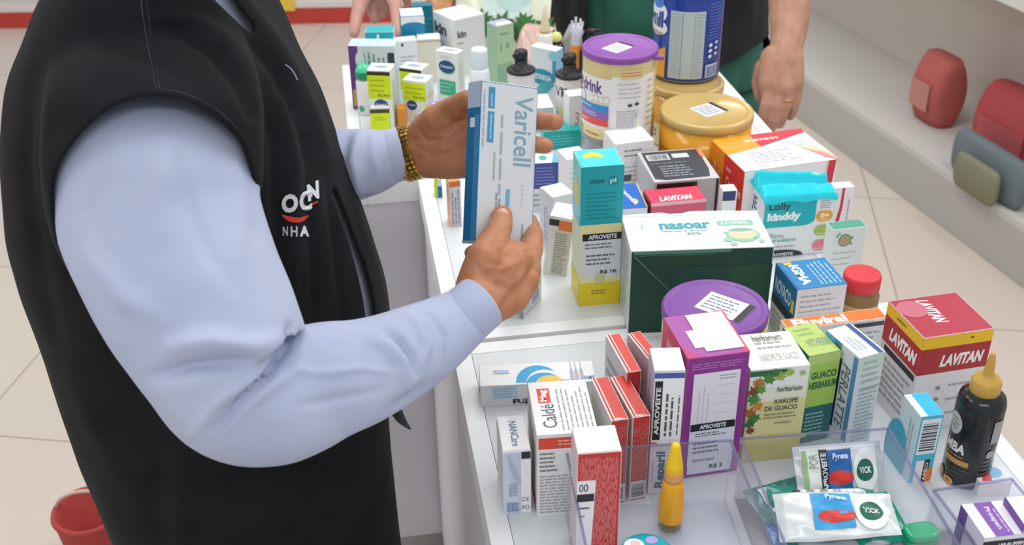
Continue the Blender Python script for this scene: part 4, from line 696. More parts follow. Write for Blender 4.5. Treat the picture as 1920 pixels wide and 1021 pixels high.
# ------------------------------------------------------------------ sculpting helpers for people
from mathutils.bvhtree import BVHTree
def capsule(q, p0, r0, p1, r1, m='c08060', n=14):
    p0, p1 = Vector(p0), Vector(p1); d = (p1-p0)
    if d.length < 1e-5: d = Vector((0, 0, .001))
    t = d.normalized(); pts = []; rr = []
    for k in range(5): a = math.pi/2*(k+.12)/5; pts.append(p0-t*r0*math.cos(a)); rr.append(max(.0004, r0*math.sin(a)))
    pts += [p0, p1]; rr += [r0, r1]
    for k in range(4, -1, -1): a = math.pi/2*(k+.12)/5; pts.append(p1+t*r1*math.cos(a)); rr.append(max(.0004, r1*math.sin(a)))
    q.tube(pts, rr, m, n=n)
DD = 0.0
def chain(q, js, n=14):
    """js: (px, py, depth, radius)"""
    P = [(Pd(a, b, c+DD), r) for a, b, c, r in js]
    for (p, r), (p2, r2) in zip(P, P[1:]): capsule(q, p, r, p2, r2, n=n)
def ball(q, c, rx, ry=None, rz=None, ax=None, n=16):
    ry = ry or rx; rz = rz or rx; ax = ax or (Vector((1, 0, 0)), Vector((0, 1, 0)), Vector((0, 0, 1))); vs = []; fs = []
    for j in range(1, n):
        th = math.pi*j/n
        for i in range(2*n):
            ph = math.pi*i/n; vs.append(Vector(c)+ax[0]*(rx*math.sin(th)*math.cos(ph))+ax[1]*(ry*math.sin(th)*math.sin(ph))+ax[2]*(rz*math.cos(th)))
    m = 2*n
    for j in range(n-2):
        for i in range(m): k = (i+1) % m; fs.append((j*m+i, (j+1)*m+i, (j+1)*m+k, j*m+k))
    vs += [Vector(c)+ax[2]*rz, Vector(c)-ax[2]*rz]; T = len(vs)-2
    for i in range(m): k = (i+1) % m; fs.append((T, i, k)); fs.append((T+1, (n-2)*m+k, (n-2)*m+i))
    q.add(vs, fs, 'c08060')
def ringtube(q, rings, n=28, pw=1.0):
    """rings: list of (centre, axis_a, axis_b) vectors already scaled; closed tube with flat ends"""
    vs = []; fs = []
    for c, a, b in rings:
        for i in range(n):
            t = 2*math.pi*i/n; x, y = math.cos(t), math.sin(t); vs.append(c+a*math.copysign(abs(x)**pw, x)+b*math.copysign(abs(y)**pw, y))
    for j in range(len(rings)-1):
        for i in range(n): k = (i+1) % n; fs.append((j*n+i, j*n+k, (j+1)*n+k, (j+1)*n+i))
    fs.append(tuple(range(n-1, -1, -1))); L = (len(rings)-1)*n; fs.append(tuple(L+i for i in range(n)))
    q.add(vs, fs, 'c08060')
def spline(rows, steps=6):
    out = []
    for i in range(len(rows)-1):
        p0 = rows[max(0, i-1)]; p1 = rows[i]; p2 = rows[i+1]; p3 = rows[min(len(rows)-1, i+2)]
        for s in range(steps):
            t = s/steps; out.append(tuple(.5*((2*b)+(-a+c)*t+(2*a-5*b+4*c-d)*t*t+(-a+3*b-3*c+d)*t**3) for a, b, c, d in zip(p0, p1, p2, p3)))
    return out+[tuple(rows[-1])]
def pxtube(q, rows, dk=.85, steps=5, n=32):
    """rows: (px, py, depth, half width in px, [depth factor]) swept in the view of the picture"""
    R = spline(rows, steps); rings = []
    for i, r in enumerate(R):
        a = R[min(i+1, len(R)-1)]; b = R[max(i-1, 0)]; tx, ty = a[0]-b[0], a[1]-b[1]; L = math.hypot(tx, ty) or 1; nx, ny = -ty/L, tx/L
        c = Pd(r[0], r[1], r[2]); e = Pd(r[0]+nx*r[3], r[1]+ny*r[3], r[2]); va = e-c; k = r[4] if len(r) > 4 else dk
        rings.append((c, va, FWD*(va.length*k)))
    ringtube(q, rings, n)
def remesh(q, vox, smooth=6, fac=.5):
    o = q.build('sculpt'); md = o.modifiers.new('r', 'REMESH'); md.mode = 'VOXEL'; md.voxel_size = vox
    if smooth: sm = o.modifiers.new('s', 'SMOOTH'); sm.factor = fac; sm.iterations = smooth
    bpy.context.view_layer.update()
    me = bpy.data.meshes.new_from_object(o.evaluated_get(bpy.context.evaluated_depsgraph_get())); bpy.data.objects.remove(o)
    me.materials.clear(); return me
def finish(me, name, m, parent, smooth=True):
    me.materials.clear(); me.materials.append(m)
    me.polygons.foreach_set('use_smooth', [smooth]*len(me.polygons)); me.update()
    o = bpy.data.objects.new(name, me); COL.objects.link(o); o.parent = parent; o.matrix_parent_inverse = Matrix.Identity(4)
    if parent: o.location = -Vector(parent.location)
    return o
def segd(px, py, pts):
    best = 1e9; side = 0; tt = 0; n = len(pts)-1
    for i in range(n):
        ax, ay = pts[i]; bx, by = pts[i+1]; dx, dy = bx-ax, by-ay; L = dx*dx+dy*dy or 1
        t = max(0, min(1, ((px-ax)*dx+(py-ay)*dy)/L)); ex, ey = px-ax-t*dx, py-ay-t*dy; d = ex*ex+ey*ey
        if d < best: best = d; side = dx*ey-dy*ex; tt = (i+t)/n
    return math.sqrt(best), (1 if side > 0 else -1), tt
def folds(me, FL, back=False, nz=0, ns=60):
    """FL: (points in the picture, sigma px, height in m [, step]) folds pressed into the side that faces the viewer"""
    me.calc_loop_triangles() if False else None
    no = [v.normal.copy() for v in me.vertices]
    for v, nn in zip(me.vertices, no):
        vd = (v.co-Vector((0, 0, CAMZ))).normalized(); f = max(0, min(1, (-nn.dot(vd)+.1)/.5))
        px, py, ww = proj(v.co); h = 0
        if f > 0:
            for F in FL:
                pts, sg, amp = F[:3]
                x0 = min(p[0] for p in pts)-3*sg; x1 = max(p[0] for p in pts)+3*sg; y0 = min(p[1] for p in pts)-3*sg; y1 = max(p[1] for p in pts)+3*sg
                if not (x0 < px < x1 and y0 < py < y1): continue
                d, s, t = segd(px, py, pts)
                if len(F) > 3: h += amp*f*(.5+.5*math.tanh(s*d/sg))*math.exp(-(d/(F[3]))**2)
                else: h += amp*f*math.exp(-(d/sg)**2)*math.sin(math.pi*(.12+.76*t))
        if nz: h += nz*noise.noise(v.co*ns)+nz*.6*noise.noise(v.co*ns*.4+Vector((5, 1, 2)))
        v.co += nn*h
    me.update()
def inside(px, py, poly):
    c = False; j = len(poly)-1
    for i in range(len(poly)):
        xi, yi = poly[i]; xj, yj = poly[j]
        if (yi > py) != (yj > py) and px < (xj-xi)*(py-yi)/(yj-yi)+xi: c = not c
        j = i
    return c
def cut(me, poly, front=True, cond=None):
    """open a hole with a clean edge: faces whose centre falls in the outline are removed, the rim is drawn onto the outline"""
    bm = bmesh.new(); bm.from_mesh(me); rem = []
    for f in bm.faces:
        c = f.calc_center_median(); px, py, ww = proj(c)
        if (-(c-Vector((0, 0, CAMZ))).normalized().dot(f.normal) > -.05) and inside(px, py, poly) and (cond is None or cond(c)): rem.append(f)
    bmesh.ops.delete(bm, geom=rem, context='FACES')
    cl = poly+[poly[0]]
    ed = [v for v in bm.verts if v.is_boundary]
    for v in ed:
        px, py, ww = proj(v.co); best = (1e9, px, py)
        for i in range(len(cl)-1):
            ax, ay = cl[i]; bx, by = cl[i+1]; dx, dy = bx-ax, by-ay; L = dx*dx+dy*dy or 1; t = max(0, min(1, ((px-ax)*dx+(py-ay)*dy)/L))
            ex, ey = ax+t*dx, ay+t*dy; d = math.hypot(px-ex, py-ey)
            if d < best[0]: best = (d, ex, ey)
        if best[0] < 14: v.co = Pd(best[1], best[2], ww)
    for _ in range(3):
        new = {}
        for v in ed:
            ns = [e.other_vert(v) for e in v.link_edges if e.is_boundary]
            if len(ns) == 2: new[v] = v.co*.5+(ns[0].co+ns[1].co)*.25
        for v, c in new.items(): v.co = c
    bm.to_mesh(me); bm.free(); me.update()
def shell(o, t): md = o.modifiers.new('thickness', 'SOLIDIFY'); md.thickness = t; md.offset = -1
def bvh_of(me): return BVHTree.FromPolygons([v.co.copy() for v in me.vertices], [tuple(p.vertices) for p in me.polygons])
class OnSurface:
    """marks sewn or printed on a garment: each point is dropped along the viewing line onto the cloth, then raised a hair"""
    def __init__(s, me, lift=.0007): s.b = bvh_of(me); s.q = Mesh(); s.lift = lift; s.last = 1.2
    def pt(s, px, py, e=0):
        d = ray(px, py).normalized(); h = s.b.ray_cast(Vector((0, 0, CAMZ)), d)
        if h[0] is None: return Pd(px, py, s.last)
        s.last = (h[0]-Vector((0, 0, CAMZ))).dot(FWD); return h[0]-d*(s.lift+e)
    def text(s, st, q, c, bold=.02):
        vs, fs = textmesh(st, bold); out = []
        for x, y in vs:
            u = (1-x)*(1-y)*q[0][0]+x*(1-y)*q[1][0]+x*y*q[2][0]+(1-x)*y*q[3][0]; v = (1-x)*(1-y)*q[0][1]+x*(1-y)*q[1][1]+x*y*q[2][1]+(1-x)*y*q[3][1]
            out.append(s.pt(u, v))
        s.q.add(out, fs, c)
    def strip(s, pts, w, c, seg=6):
        P = spline(pts, seg); vs = []
        for i, p in enumerate(P):
            a = P[min(i+1, len(P)-1)]; b = P[max(0, i-1)]; L = math.hypot(a[0]-b[0], a[1]-b[1]) or 1; nx, ny = -(a[1]-b[1])/L, (a[0]-b[0])/L
            k = (w(i/(len(P)-1)) if callable(w) else w)/2; vs += [s.pt(p[0]-nx*k, p[1]-ny*k), s.pt(p[0]+nx*k, p[1]+ny*k)]
        s.q.add(vs, [(2*i, 2*i+1, 2*i+3, 2*i+2) for i in range(len(P)-1)], c, True)
def nail(parent, c, nrm, along, w, l, name='fingernail'):
    q = Mesh(); nrm = nrm.normalized(); along = (along-nrm*along.dot(nrm)).normalized(); sd = along.cross(nrm); ball(q, c, w/2, l/2, .0012, ax=(sd, along, nrm), n=8)
    q.mats = [mat('d9a596', 'g')]; q.sm = [True]*len(q.sm); o = q.build(name, parent); o.location = -Vector(parent.location); return o
SKIN1 = noisy('tanned_skin', 'b3744f', 'c48763', 40, .5, .25, 260, 'skin', .0012)
SKIN2 = noisy('warm_skin', 'b07f68', 'bd8e76', 30, .52, .2, 220, 'skin', .0012)
SKIN3 = noisy('rosy_skin', 'c08c7e', 'cb9c8c', 30, .52, .2, 220, 'skin', .0012)
VESTM = noisy('charcoal_vest_cloth', '16171a', '1f2023', 14, .85, .5, 900, dist=.0006, sheen=.02)
for _m2 in (VESTM,): _m2.node_tree.nodes['Principled BSDF'].inputs['Specular IOR Level'].default_value = .15
SHIRT = noisy('light_blue_shirt_cloth', 'aeb6d2', 'b8bfd8', 12, .85, .35, 1300, dist=.0004, sheen=.1)
HAIR = noisy('dark_hair', '1c1714', '2a221d', 80, .6, .6, 300)
TROUS = noisy('dark_trousers_cloth', '202229', '282a31', 14, .9, .4, 900)

# ------------------------------------------------------------------ the man in the black vest
fx, fy = -.40, 1.22
man = empty('person', (fx, fy, 0), 0, 'man in a charcoal vest and light blue shirt, looking over the box in his hands', 'person')
def section(py, xl, xr, b, Y=1.22, e=0):
    l, r = Py(xl, py, Y), Py(xr, py, Y); c = (l+r)/2; c.z = (l.z+r.z)/2; return (c, Vector(((r.x-l.x)/2+e, 0, 0)), Vector((0, b+e, 0)))
ROWS = [(-215, 265, 400, .075), (-170, 205, 440, .13), (-110, 145, 462, .17), (-40, 105, 482, .19), (20, 80, 502, .2), (80, 52, 532, .2), (140, 38, 560, .2), (210, 30, 600, .2), (290, 30, 630, .2), (390, 38, 666, .2), (500, 63, 704, .19), (585, 90, 728, .18), (700, 126, 733, .18), (800, 162, 728, .18), (900, 204, 736, .18), (1021, 256, 748, .18), (1150, 275, 762, .18), (1330, 280, 765, .18)]
SH0 = [(295, -60, 1.24, 110, .8), (298, 20, 1.20, 150, .8), (297, 110, 1.13, 180, .8), (292, 200, 1.095, 203, .78), (288, 300, 1.085, 205, .74), (296, 400, 1.095, 200, .72), (330, 480, 1.13, 172, .65), (370, 560, 1.19, 145, .55), (400, 640, 1.25, 120, .5)]
q = Mesh(); ringtube(q, [section(*r) for r in spline(ROWS, 4)], 48, .9); pxtube(q, SH0); vest = remesh(q, .0045, 26, .6)
VF = [([(300, 55), (345, 60), (400, 92), (445, 150), (470, 215)], 13, -.011), ([(300, 35), (360, 38), (420, 70), (470, 130), (500, 210)], 16, .007), ([(420, 0), (470, 70), (520, 140), (560, 230), (590, 330)], 10, -.007), ([(450, -10), (500, 60), (545, 130), (590, 225), (620, 300)], 16, .010),
      ([(490, 160), (512, 260), (518, 380), (520, 520), (515, 640)], 11, -.006), ([(530, 190), (548, 300), (552, 450), (548, 600)], 14, .006), ([(572, 260), (582, 400), (588, 520), (590, 620)], 8, -.005), ([(610, 330), (628, 460), (645, 620)], 8, -.004), ([(640, 260), (665, 380), (705, 500), (730, 590)], 9, .004),
      ([(190, 90), (240, 102), (300, 120), (350, 150)], 16, -.004), ([(60, 150), (50, 300), (75, 500), (115, 680)], 18, -.005), ([(95, 120), (85, 240), (70, 380)], 16, .004), ([(262, -20), (272, 60), (282, 120), (297, 170)], 3.5, .0018), ([(300, 830), (290, 930), (300, 1021)], 20, -.006), ([(345, 880), (340, 960), (330, 1030)], 20, .006), ([(560, 880), (575, 960), (590, 1030)], 30, .004), ([(130, 690), (190, 820), (270, 960)], 26, .006)]
folds(vest, VF, nz=.0012, ns=18)
HOLE = [(275, 176), (310, 178), (345, 185), (385, 203), (425, 235), (454, 268), (471, 310), (482, 355), (489, 400), (495, 450), (505, 505), (500, 560), (440, 600), (380, 640), (300, 640), (230, 610), (180, 575), (145, 530), (118, 480), (103, 435), (96, 395), (96, 350), (104, 315), (125, 278), (150, 246), (185, 215), (228, 188)]
HOLE = [(a, b) for a, b in spline([tuple(map(float, p)) for p in HOLE]+[tuple(map(float, HOLE[0]))], 4)][:-1]
cut(vest, HOLE, cond=lambda c: c.y < 1.16)
COLL = [(370, -60), (395, -8), (425, 22), (452, 48), (474, 66), (487, 72), (478, 48), (455, 18), (432, -10), (410, -60)]
cut(vest, COLL, cond=lambda c: c.y < 1.3)
SLIT = [(618, 350), (636, 400), (655, 455), (670, 510), (681, 560), (688, 612), (708, 612), (702, 560), (690, 510), (670, 455), (650, 400), (630, 350)]
cut(vest, SLIT, cond=lambda c: c.y < 1.3)
vo = finish(vest, 'vest', VESTM, man); shell(vo, .003)
S = OnSurface(vest, .0025)
def q4(x0, y0, x1, y1, sk=0, tw=0): return ((x0, y1+tw), (x1, y1), (x1+sk, y0), (x0+sk, y0+tw))
S.text('O', q4(528, 362, 559, 397, 0, 3), 'd6d8dc', .05); S.text('C', q4(561, 356, 585, 394, 1, 2), 'e0e2e6', .05); S.text('N', ((578, 378), (599, 371), (597, 337), (575, 347)), 'e6e8ec', .05)
S.strip([(529., 403.), (543., 410.), (562., 412.), (579., 404.)], lambda t: 2+8*math.sin(math.pi*t), 'd8322c'); S.strip([(580., 383.), (589., 381.), (596., 377.)], 3, 'c43a30')
S.text('N', q4(530, 424, 540, 442), 'aeb2b8', .03); S.text('H', q4(545, 424, 558, 443), 'c2c5ca', .03); S.text('A', q4(562, 423, 580, 443), 'e8eaee', .06)
S.q.build('embroidered_lettering', man).location = -Vector(man.location)
S = OnSurface(vest, .0006); hem = [(x+(x-290)*.055, y+(y-360)*.055) for x, y in HOLE]; i0 = 0
S.strip([hem[k] for k in range(0, len(hem), 6)][:9], 1.3, '101114', 3); S.strip([(262., -20.), (268., 30.), (276., 80.), (286., 130.), (294., 166.)], 1.4, '2c3a3c'); S.strip([(272., -20.), (278., 30.), (285., 80.), (293., 130.), (300., 166.)], 1.2, '0f1012')
S.strip([(535., 121.), (545., 128.), (552., 138.), (558., 150.)], 2.2, '8f9ab0'); S.q.build('seams', man).location = -Vector(man.location)
c = S.pt(681, 540); q = Mesh()
for dy in (-9, 8): ball(q, S.pt(680, 545+dy)-FWD*.002, .0035, .0035, .0045)
q.mats = [mat('c8ccd0', 'm')]; q.sm = [True]*len(q.sm); q.build('zip_pull', man).location = -Vector(man.location)
# shirt under the vest with both sleeves
q = Mesh(); ringtube(q, [section(*r, e=-.0125) for r in spline([r for r in ROWS if r[0] < 1150], 4)], 40, .9)
pxtube(q, [(385, -200, 1.27, 50), (430, -60, 1.24, 40), (470, 50, 1.22, 14)], .8)
ARM = [(305, 90, 1.2, 120, .75), (300, 170, 1.145, 158, .75), (292, 240, 1.108, 180, .74), (290, 320, 1.092, 194, .72), (298, 400, 1.085, 192, .71), (322, 470, 1.075, 186, .72), (352, 540, 1.065, 181, .74), (388, 605, 1.06, 173, .76), (420, 665, 1.055, 163, .78), (455, 722, 1.06, 150, .8), (505, 742, 1.07, 134, .82), (560, 732, 1.085, 124, .84), (620, 712, 1.105, 112, .86), (680, 696, 1.125, 101, .88), (740, 672, 1.15, 90, .9), (790, 645, 1.17, 80, .9), (830, 620, 1.19, 70, .92), (865, 597, 1.21, 60, .95), (898, 570, 1.232, 51, 1)]
pxtube(q, ARM, n=40)
pxtube(q, [(420, 330, 1.42, 110), (520, 322, 1.43, 95), (600, 316, 1.41, 80), (650, 311, 1.405, 71), (700, 302, 1.403, 62), (730, 294, 1.407, 53), (748, 290, 1.41, 47)], .95)
shirt = remesh(q, .004, 7, .55)
SF = [([(325, 650), (400, 640), (470, 650), (525, 640)], 20, .009), ([(292, 706), (360, 688), (462, 676)], 15, -.011), ([(543, 612), (537, 650), (505, 694), (450, 750), (405, 806)], 8, -.009), ([(365, 812), (410, 752), (470, 704), (505, 668)], 12, .006), ([(420, 800), (470, 750), (520, 715), (560, 690)], 14, .004),
      ([(780, 700), (772, 670), (752, 640), (725, 618)], 7, -.007), ([(765, 720), (755, 680), (728, 650), (690, 632)], 13, .006), ([(735, 770), (770, 752), (805, 720)], 14, -.006), ([(790, 690), (800, 650), (785, 610), (765, 592)], 8, .004),
      ([(775, 585), (812, 594), (836, 630), (838, 690)], 3, -.0028), ([(840, 560), (860, 600), (868, 660)], 5, .001), ([(310, 270), (305, 340), (300, 430)], 24, .004), ([(345, 300), (350, 380), (390, 470), (440, 540)], 16, -.003), ([(170, 480), (235, 560), (300, 600)], 22, .004), ([(200, 330), (170, 400), (180, 470)], 20, -.003), ([(440, 300), (455, 400), (450, 480)], 16, .003), ([(540, 690), (600, 700), (680, 690), (740, 700)], 6, .0022), ([(560, 760), (640, 745), (720, 730)], 8, -.002),
      ([(650, 262), (640, 310), (655, 360)], 8, -.006), ([(672, 250), (660, 300), (675, 362)], 9, .005), ([(640, 345), (660, 372), (700, 372), (730, 352)], 7, -.004), ([(695, 245), (700, 300), (716, 345)], 5, .002)]
SF = [(f[0], f[1], f[2]*1.45) for f in SF]
folds(shirt, SF, nz=.0010, ns=22)
so = finish(shirt, 'shirt', SHIRT, man)
for (nm, C0, C1, a0) in (('cuff', (862, 600), (903, 566), (1.214, 53)), ('cuff', (712, 298), (752, 288), (1.407, 50))):
    q = Mesh(); R = []
    dep, hw = a0
    far = nm == 'cuff' and C0[0] < 800
    for t in (0, .04, .96, 1):
        px = C0[0]+(C1[0]-C0[0])*t; py = C0[1]+(C1[1]-C0[1])*t; L = math.hypot(C1[0]-C0[0], C1[1]-C0[1]); nx, ny = -(C1[1]-C0[1])/L, (C1[0]-C0[0])/L
        w = (hw+(3 if not far else 2) - 2*t)*(.985 if t in (0, 1) else 1); dd = dep+.014*t*(0 if far else 1); c = Pd(px, py, dd); va = Pd(px+nx*w, py+ny*w, dd)-c
        axd = (Pd(C1[0], C1[1], dd)-Pd(C0[0], C0[1], dd)).normalized(); R.append((c, va, (FWD-(va.normalized())*FWD.dot(va.normalized()))*va.length*(1.0 if not far else .95)-axd*va.length*(.42 if not far else .15)*t))
    ringtube(q, R, 40); cf = q.build(nm, man); cf.location = -Vector(man.location); cf.data.materials.clear(); cf.data.materials.append(SHIRT)
    for p in cf.data.polygons: p.use_smooth = len(p.vertices) == 4
# body: neck, head and both forearms with hands, one skin
q = Mesh()
HX = [(340, -250, 1.28)]
nk = Py(330, -200, 1.23); hd = Vector((nk.x+.07, 1.18, 1.72)); capsule(q, nk-Vector((0, 0, .1)), .07, hd-Vector((.03, 0, .08)), .058); ball(q, hd, .098, .076, .115); ball(q, hd+Vector((.03, -.01, -.065)), .06, .055, .05); capsule(q, hd+Vector((.092, -.012, .0)), .009, hd+Vector((.115, -.018, -.03)), .013)
ball(q, hd+Vector((.088, -.012, -.062)), .014, .022, .008); ball(q, hd+Vector((-.01, -.077, -.01)), .017, .008, .03); ball(q, hd+Vector((-.01, .077, -.01)), .017, .008, .03); 
ringtube(q, [section(*r, e=-.07) for r in spline([r for r in ROWS if -120 < r[0] < 1150], 3)], 24)
capsule(q, nk, .05, section(*ROWS[3])[0], .06)
chain(q, [(300, 260, 1.13, .045), (440, 690, 1.065, .04), (520, 728, 1.085, .036), (760, 658, 1.165, .026), (870, 592, 1.215, .0235)])
# near hand
DD = .02
chain(q, [(820, 625, 1.186, .024), (878, 582, 1.212, .0262), (905, 545, 1.235, .029), (938, 505, 1.25, .029), (965, 485, 1.265, .0215)])
chain(q, [(908, 558, 1.235, .025), (950, 535, 1.262, .026), (985, 505, 1.28, .0185)])
chain(q, [(893, 535, 1.232, .023), (908, 488, 1.232, .0215), (925, 452, 1.250, .0168), (939, 424, 1.265, .0136), (941, 405, 1.276, .0126)])
chain(q, [(940, 520, 1.27, .019), (978, 500, 1.277, .0185), (994, 470, 1.290, .0150), (1001, 440, 1.310, .0112), (995, 416, 1.335, .0094), (984, 406, 1.348, .0085)])
chain(q, [(950, 540, 1.28, .018), (982, 515, 1.29, .0145), (992, 478, 1.325, .0108), (960, 455, 1.352, .0098), (905, 464, 1.345, .0092), (884, 474, 1.335, .0088)])
chain(q, [(930, 560, 1.28, .018), (962, 540, 1.295, .0135), (975, 505, 1.335, .0105), (950, 486, 1.356, .0095), (915, 494, 1.35, .0085)])
chain(q, [(915, 570, 1.27, .016), (940, 562, 1.292, .012), (950, 530, 1.33, .009), (930, 515, 1.342, .008), (910, 518, 1.336, .0072)])
chain(q, [(912, 582, 1.228, .019), (960, 556, 1.255, .02), (985, 525, 1.268, .016)])
# far hand
DD = -.06
chain(q, [(560, 320, 1.475, .022), (700, 302, 1.468, .022), (765, 284, 1.47, .0275), (800, 275, 1.462, .030), (840, 262, 1.452, .033), (885, 258, 1.446, .030)])
chain(q, [(800, 300, 1.46, .022), (840, 300, 1.45, .024), (880, 300, 1.44, .022)])
chain(q, [(795, 252, 1.452, .022), (820, 228, 1.438, .0215), (845, 208, 1.425, .0165), (865, 194, 1.407, .0135), (879, 186, 1.392, .0118)])
chain(q, [(880, 228, 1.44, .0175), (945, 222, 1.44, .0125), (1000, 226, 1.418, .0113), (1041, 229, 1.400, .0102)])
chain(q, [(885, 258, 1.445, .017), (950, 264, 1.436, .0118), (995, 270, 1.41, .0106), (1023, 273, 1.39, .0095)])
chain(q, [(880, 290, 1.442, .0165), (930, 304, 1.43, .011), (960, 306, 1.405, .0098), (972, 304, 1.388, .0088)])
chain(q, [(875, 312, 1.438, .0145), (915, 334, 1.424, .0095), (938, 338, 1.402, .0085), (946, 336, 1.39, .0078)])
DD = 0.0
body = remesh(q, .0022, 4, .5)
folds(body, [([(905, 452), (920, 458), (940, 455)], 3, -.0010), ([(922, 428), (940, 432), (958, 428)], 3, -.0007), ([(895, 500), (920, 530), (960, 545)], 9, -.003), ([(905, 500), (940, 505), (972, 490)], 6, .0016), ([(920, 590), (950, 540), (985, 510)], 6, .0018), ([(938, 470), (952, 482), (962, 476)], 5, -.002), ([(975, 470), (990, 473), (1004, 468)], 3, -.0008), ([(985, 440), (998, 444), (1010, 440)], 3, -.0007),
             ([(785, 245), (800, 262), (830, 262), (862, 240)], 4, -.0022), ([(800, 240), (818, 250), (845, 240), (862, 222)], 3, -.0014), ([(780, 275), (810, 290), (850, 285), (868, 275)], 3, -.0016), ([(835, 222), (848, 228), (858, 222)], 2.5, -.0012), ([(858, 205), (866, 211), (872, 208)], 2.5, -.0010)], nz=.0003, ns=120)
finish(body, 'body', SKIN1, man)
nail(man, Pd(942, 399, 1.2835), -FWD+UPV*.45, UPV, .0135, .0125)
q = Mesh(); ball(q, hd+Vector((-.022, 0, .03)), .1, .083, .1); ball(q, hd+Vector((-.04, 0, -.02)), .078, .078, .09); hr = remesh(q, .005, 4); finish(hr, 'hair', HAIR, man)
for s in (-1, 1): q = Mesh(); ball(q, hd+Vector((.083, .032*s-.005, .0)), .008, .012, .006); q.mats = [mat('2a1d18', 'g')]; q.build('eye', man).location = -Vector(man.location)
q = Mesh()
for s in (-1, 1): capsule(q, (fx+.03, fy+.075*s, .88), .085, (fx+.02, fy+.09*s, .12), .065); ball(q, (fx+.06, fy+.1*s, .045), .14, .05, .045)
tr = remesh(q, .009, 6); finish(tr, 'trousers', TROUS, man)
# gold watch bracelet on the far wrist
q = Mesh(); c0 = Pd(769, 287, 1.41); ax = (Pd(800, 276, 1.40)-Pd(745, 292, 1.41)).normalized(); e1 = ax.cross(FWD).normalized(); e2 = ax.cross(e1).normalized(); N = 34; Rw = .0328
GOLD = mat('d8b45c', 'm'); GD = mat('a88a44', 'm')
for k in range(N):
    a = 2*math.pi*k/N; rad = e1*math.cos(a)+e2*math.sin(a); tg = (-e1*math.sin(a)+e2*math.cos(a)); c = c0+rad*Rw
    for j, (o, wd, th) in enumerate(((-.0085, .0042, .0034), (-.0028, .0062, .003), (.0038, .0062, .003), (.0094, .0042, .0034))):
        L = Rw*2*math.pi/N*.9; vs = []
        for dx in (-1, 1):
            for dy in (-1, 1):
                for dz in (-1, 1): vs.append(c+ax*(o+dx*wd*.46)+tg*(dy*L/2)+rad*(dz*th/2))
        q.add(vs, [(0, 1, 3, 2), (4, 6, 7, 5), (0, 4, 5, 1), (2, 3, 7, 6), (0, 2, 6, 4), (1, 5, 7, 3)], GOLD if j in (0, 3) else GD)
bo = q.build('watch_bracelet', man); bo.location = -Vector(man.location); md = bo.modifiers.new('b', 'BEVEL'); md.width = .0006; md.segments = 1
q = Mesh(); cc = c0-e1*0+FWD*.036; q.lathe([(.001, -.004, GOLD), (.017, -.004, GOLD), (.018, .003, GOLD), (.016, .004, mat('e8e4d8', 'g')), (.002, .0042, mat('e8e4d8', 'g'))], n=28)
q.v = [tuple(cc+e1*x+ax*y+FWD*z) for x, y, z in q.v]; q.build('watch_case', man).location = -Vector(man.location)

# ------------------------------------------------------------------ the held box
TL, TR, BL = Pd(903, 151, 1.282), Pd(1009, 166, 1.328), Pd(871, 456, 1.278)
X = (TR-TL); Wb = X.length; X.normalize(); Zu = (TL-BL); Zu -= X*Zu.dot(X); Hb = Zu.length; Zu.normalize(); Yb = Zu.cross(X).normalized()
g = empty('medicine_box', TL-Zu*Hb, 0, 'long white and blue box reading Varicell, held between both hands', 'medicine box')
g.rotation_euler = Matrix((X, Yb, Zu)).transposed().to_euler()
q = Mesh(); Db = .026; q.box(Wb, Db, Hb, 'd4d7da', faces={'L': '1b74a8', 'T': 'e4e8f0', 'F': 'd6d9dc'}, bev=.0008)  # white carton, its body and front greyed to put the shade into the colour
F_ = Canvas(q, lambda u, v, e: (u*Wb, -e, v*Hb)); L_ = Canvas(q, lambda u, v, e: (-e, Db*(1-u), v*Hb))
F_.text('Varicell', .6, .5, .92, .94, '7fa6b8', rot=270, bold=.012); F_.rect(.13, .84, .24, .97, '3f93bc'); F_.rect(.13, .63, .24, .82, '3f93bc'); F_.lines(.16, .85, .21, .96, 1, 'b4d8e8', vert=True); F_.lines(.16, .65, .21, .81, 1, 'b4d8e8', vert=True)
F_.lines(.34, .15, .42, .95, 1, '9fb4b8', vert=True, ragged=.2); F_.lines(.03, .6, .09, .95, 1, 'a9b4bc', vert=True); F_.lines(.24, .4, .3, .62, 1, 'a4acb4', vert=True); F_.lines(.3, .08, .42, .35, 2, '8f979f', vert=True); F_.rect(.5, .22, .56, .35, '6fb0c8'); F_.rect(.12, .02, .24, .09, '2f84b0'); F_.lines(.78, .02, .84, .14, 1, '7aa8bc', vert=True)
for k in range(5): F_.ell(.78, .26+.03*k, .012, .005, 'a4b4c0')
L_.rect(0, .84, 1, 1, 'b8c6e0'); L_.rect(.25, .72, .75, .78, 'e4ecf2'); L_.rect(.62, 0, 1, .8, '3f8fc0'); L_.rect(.0, .0, 1, .02, '9aa4b0')
q.build('carton', g); q = Mesh(); q.box(Wb*.96, Db*.9, .001, 'e9ecf2', o=(Wb*.02, Db*.05, Hb+.0002), bev=.0003); q.build('tuck_flap', g)

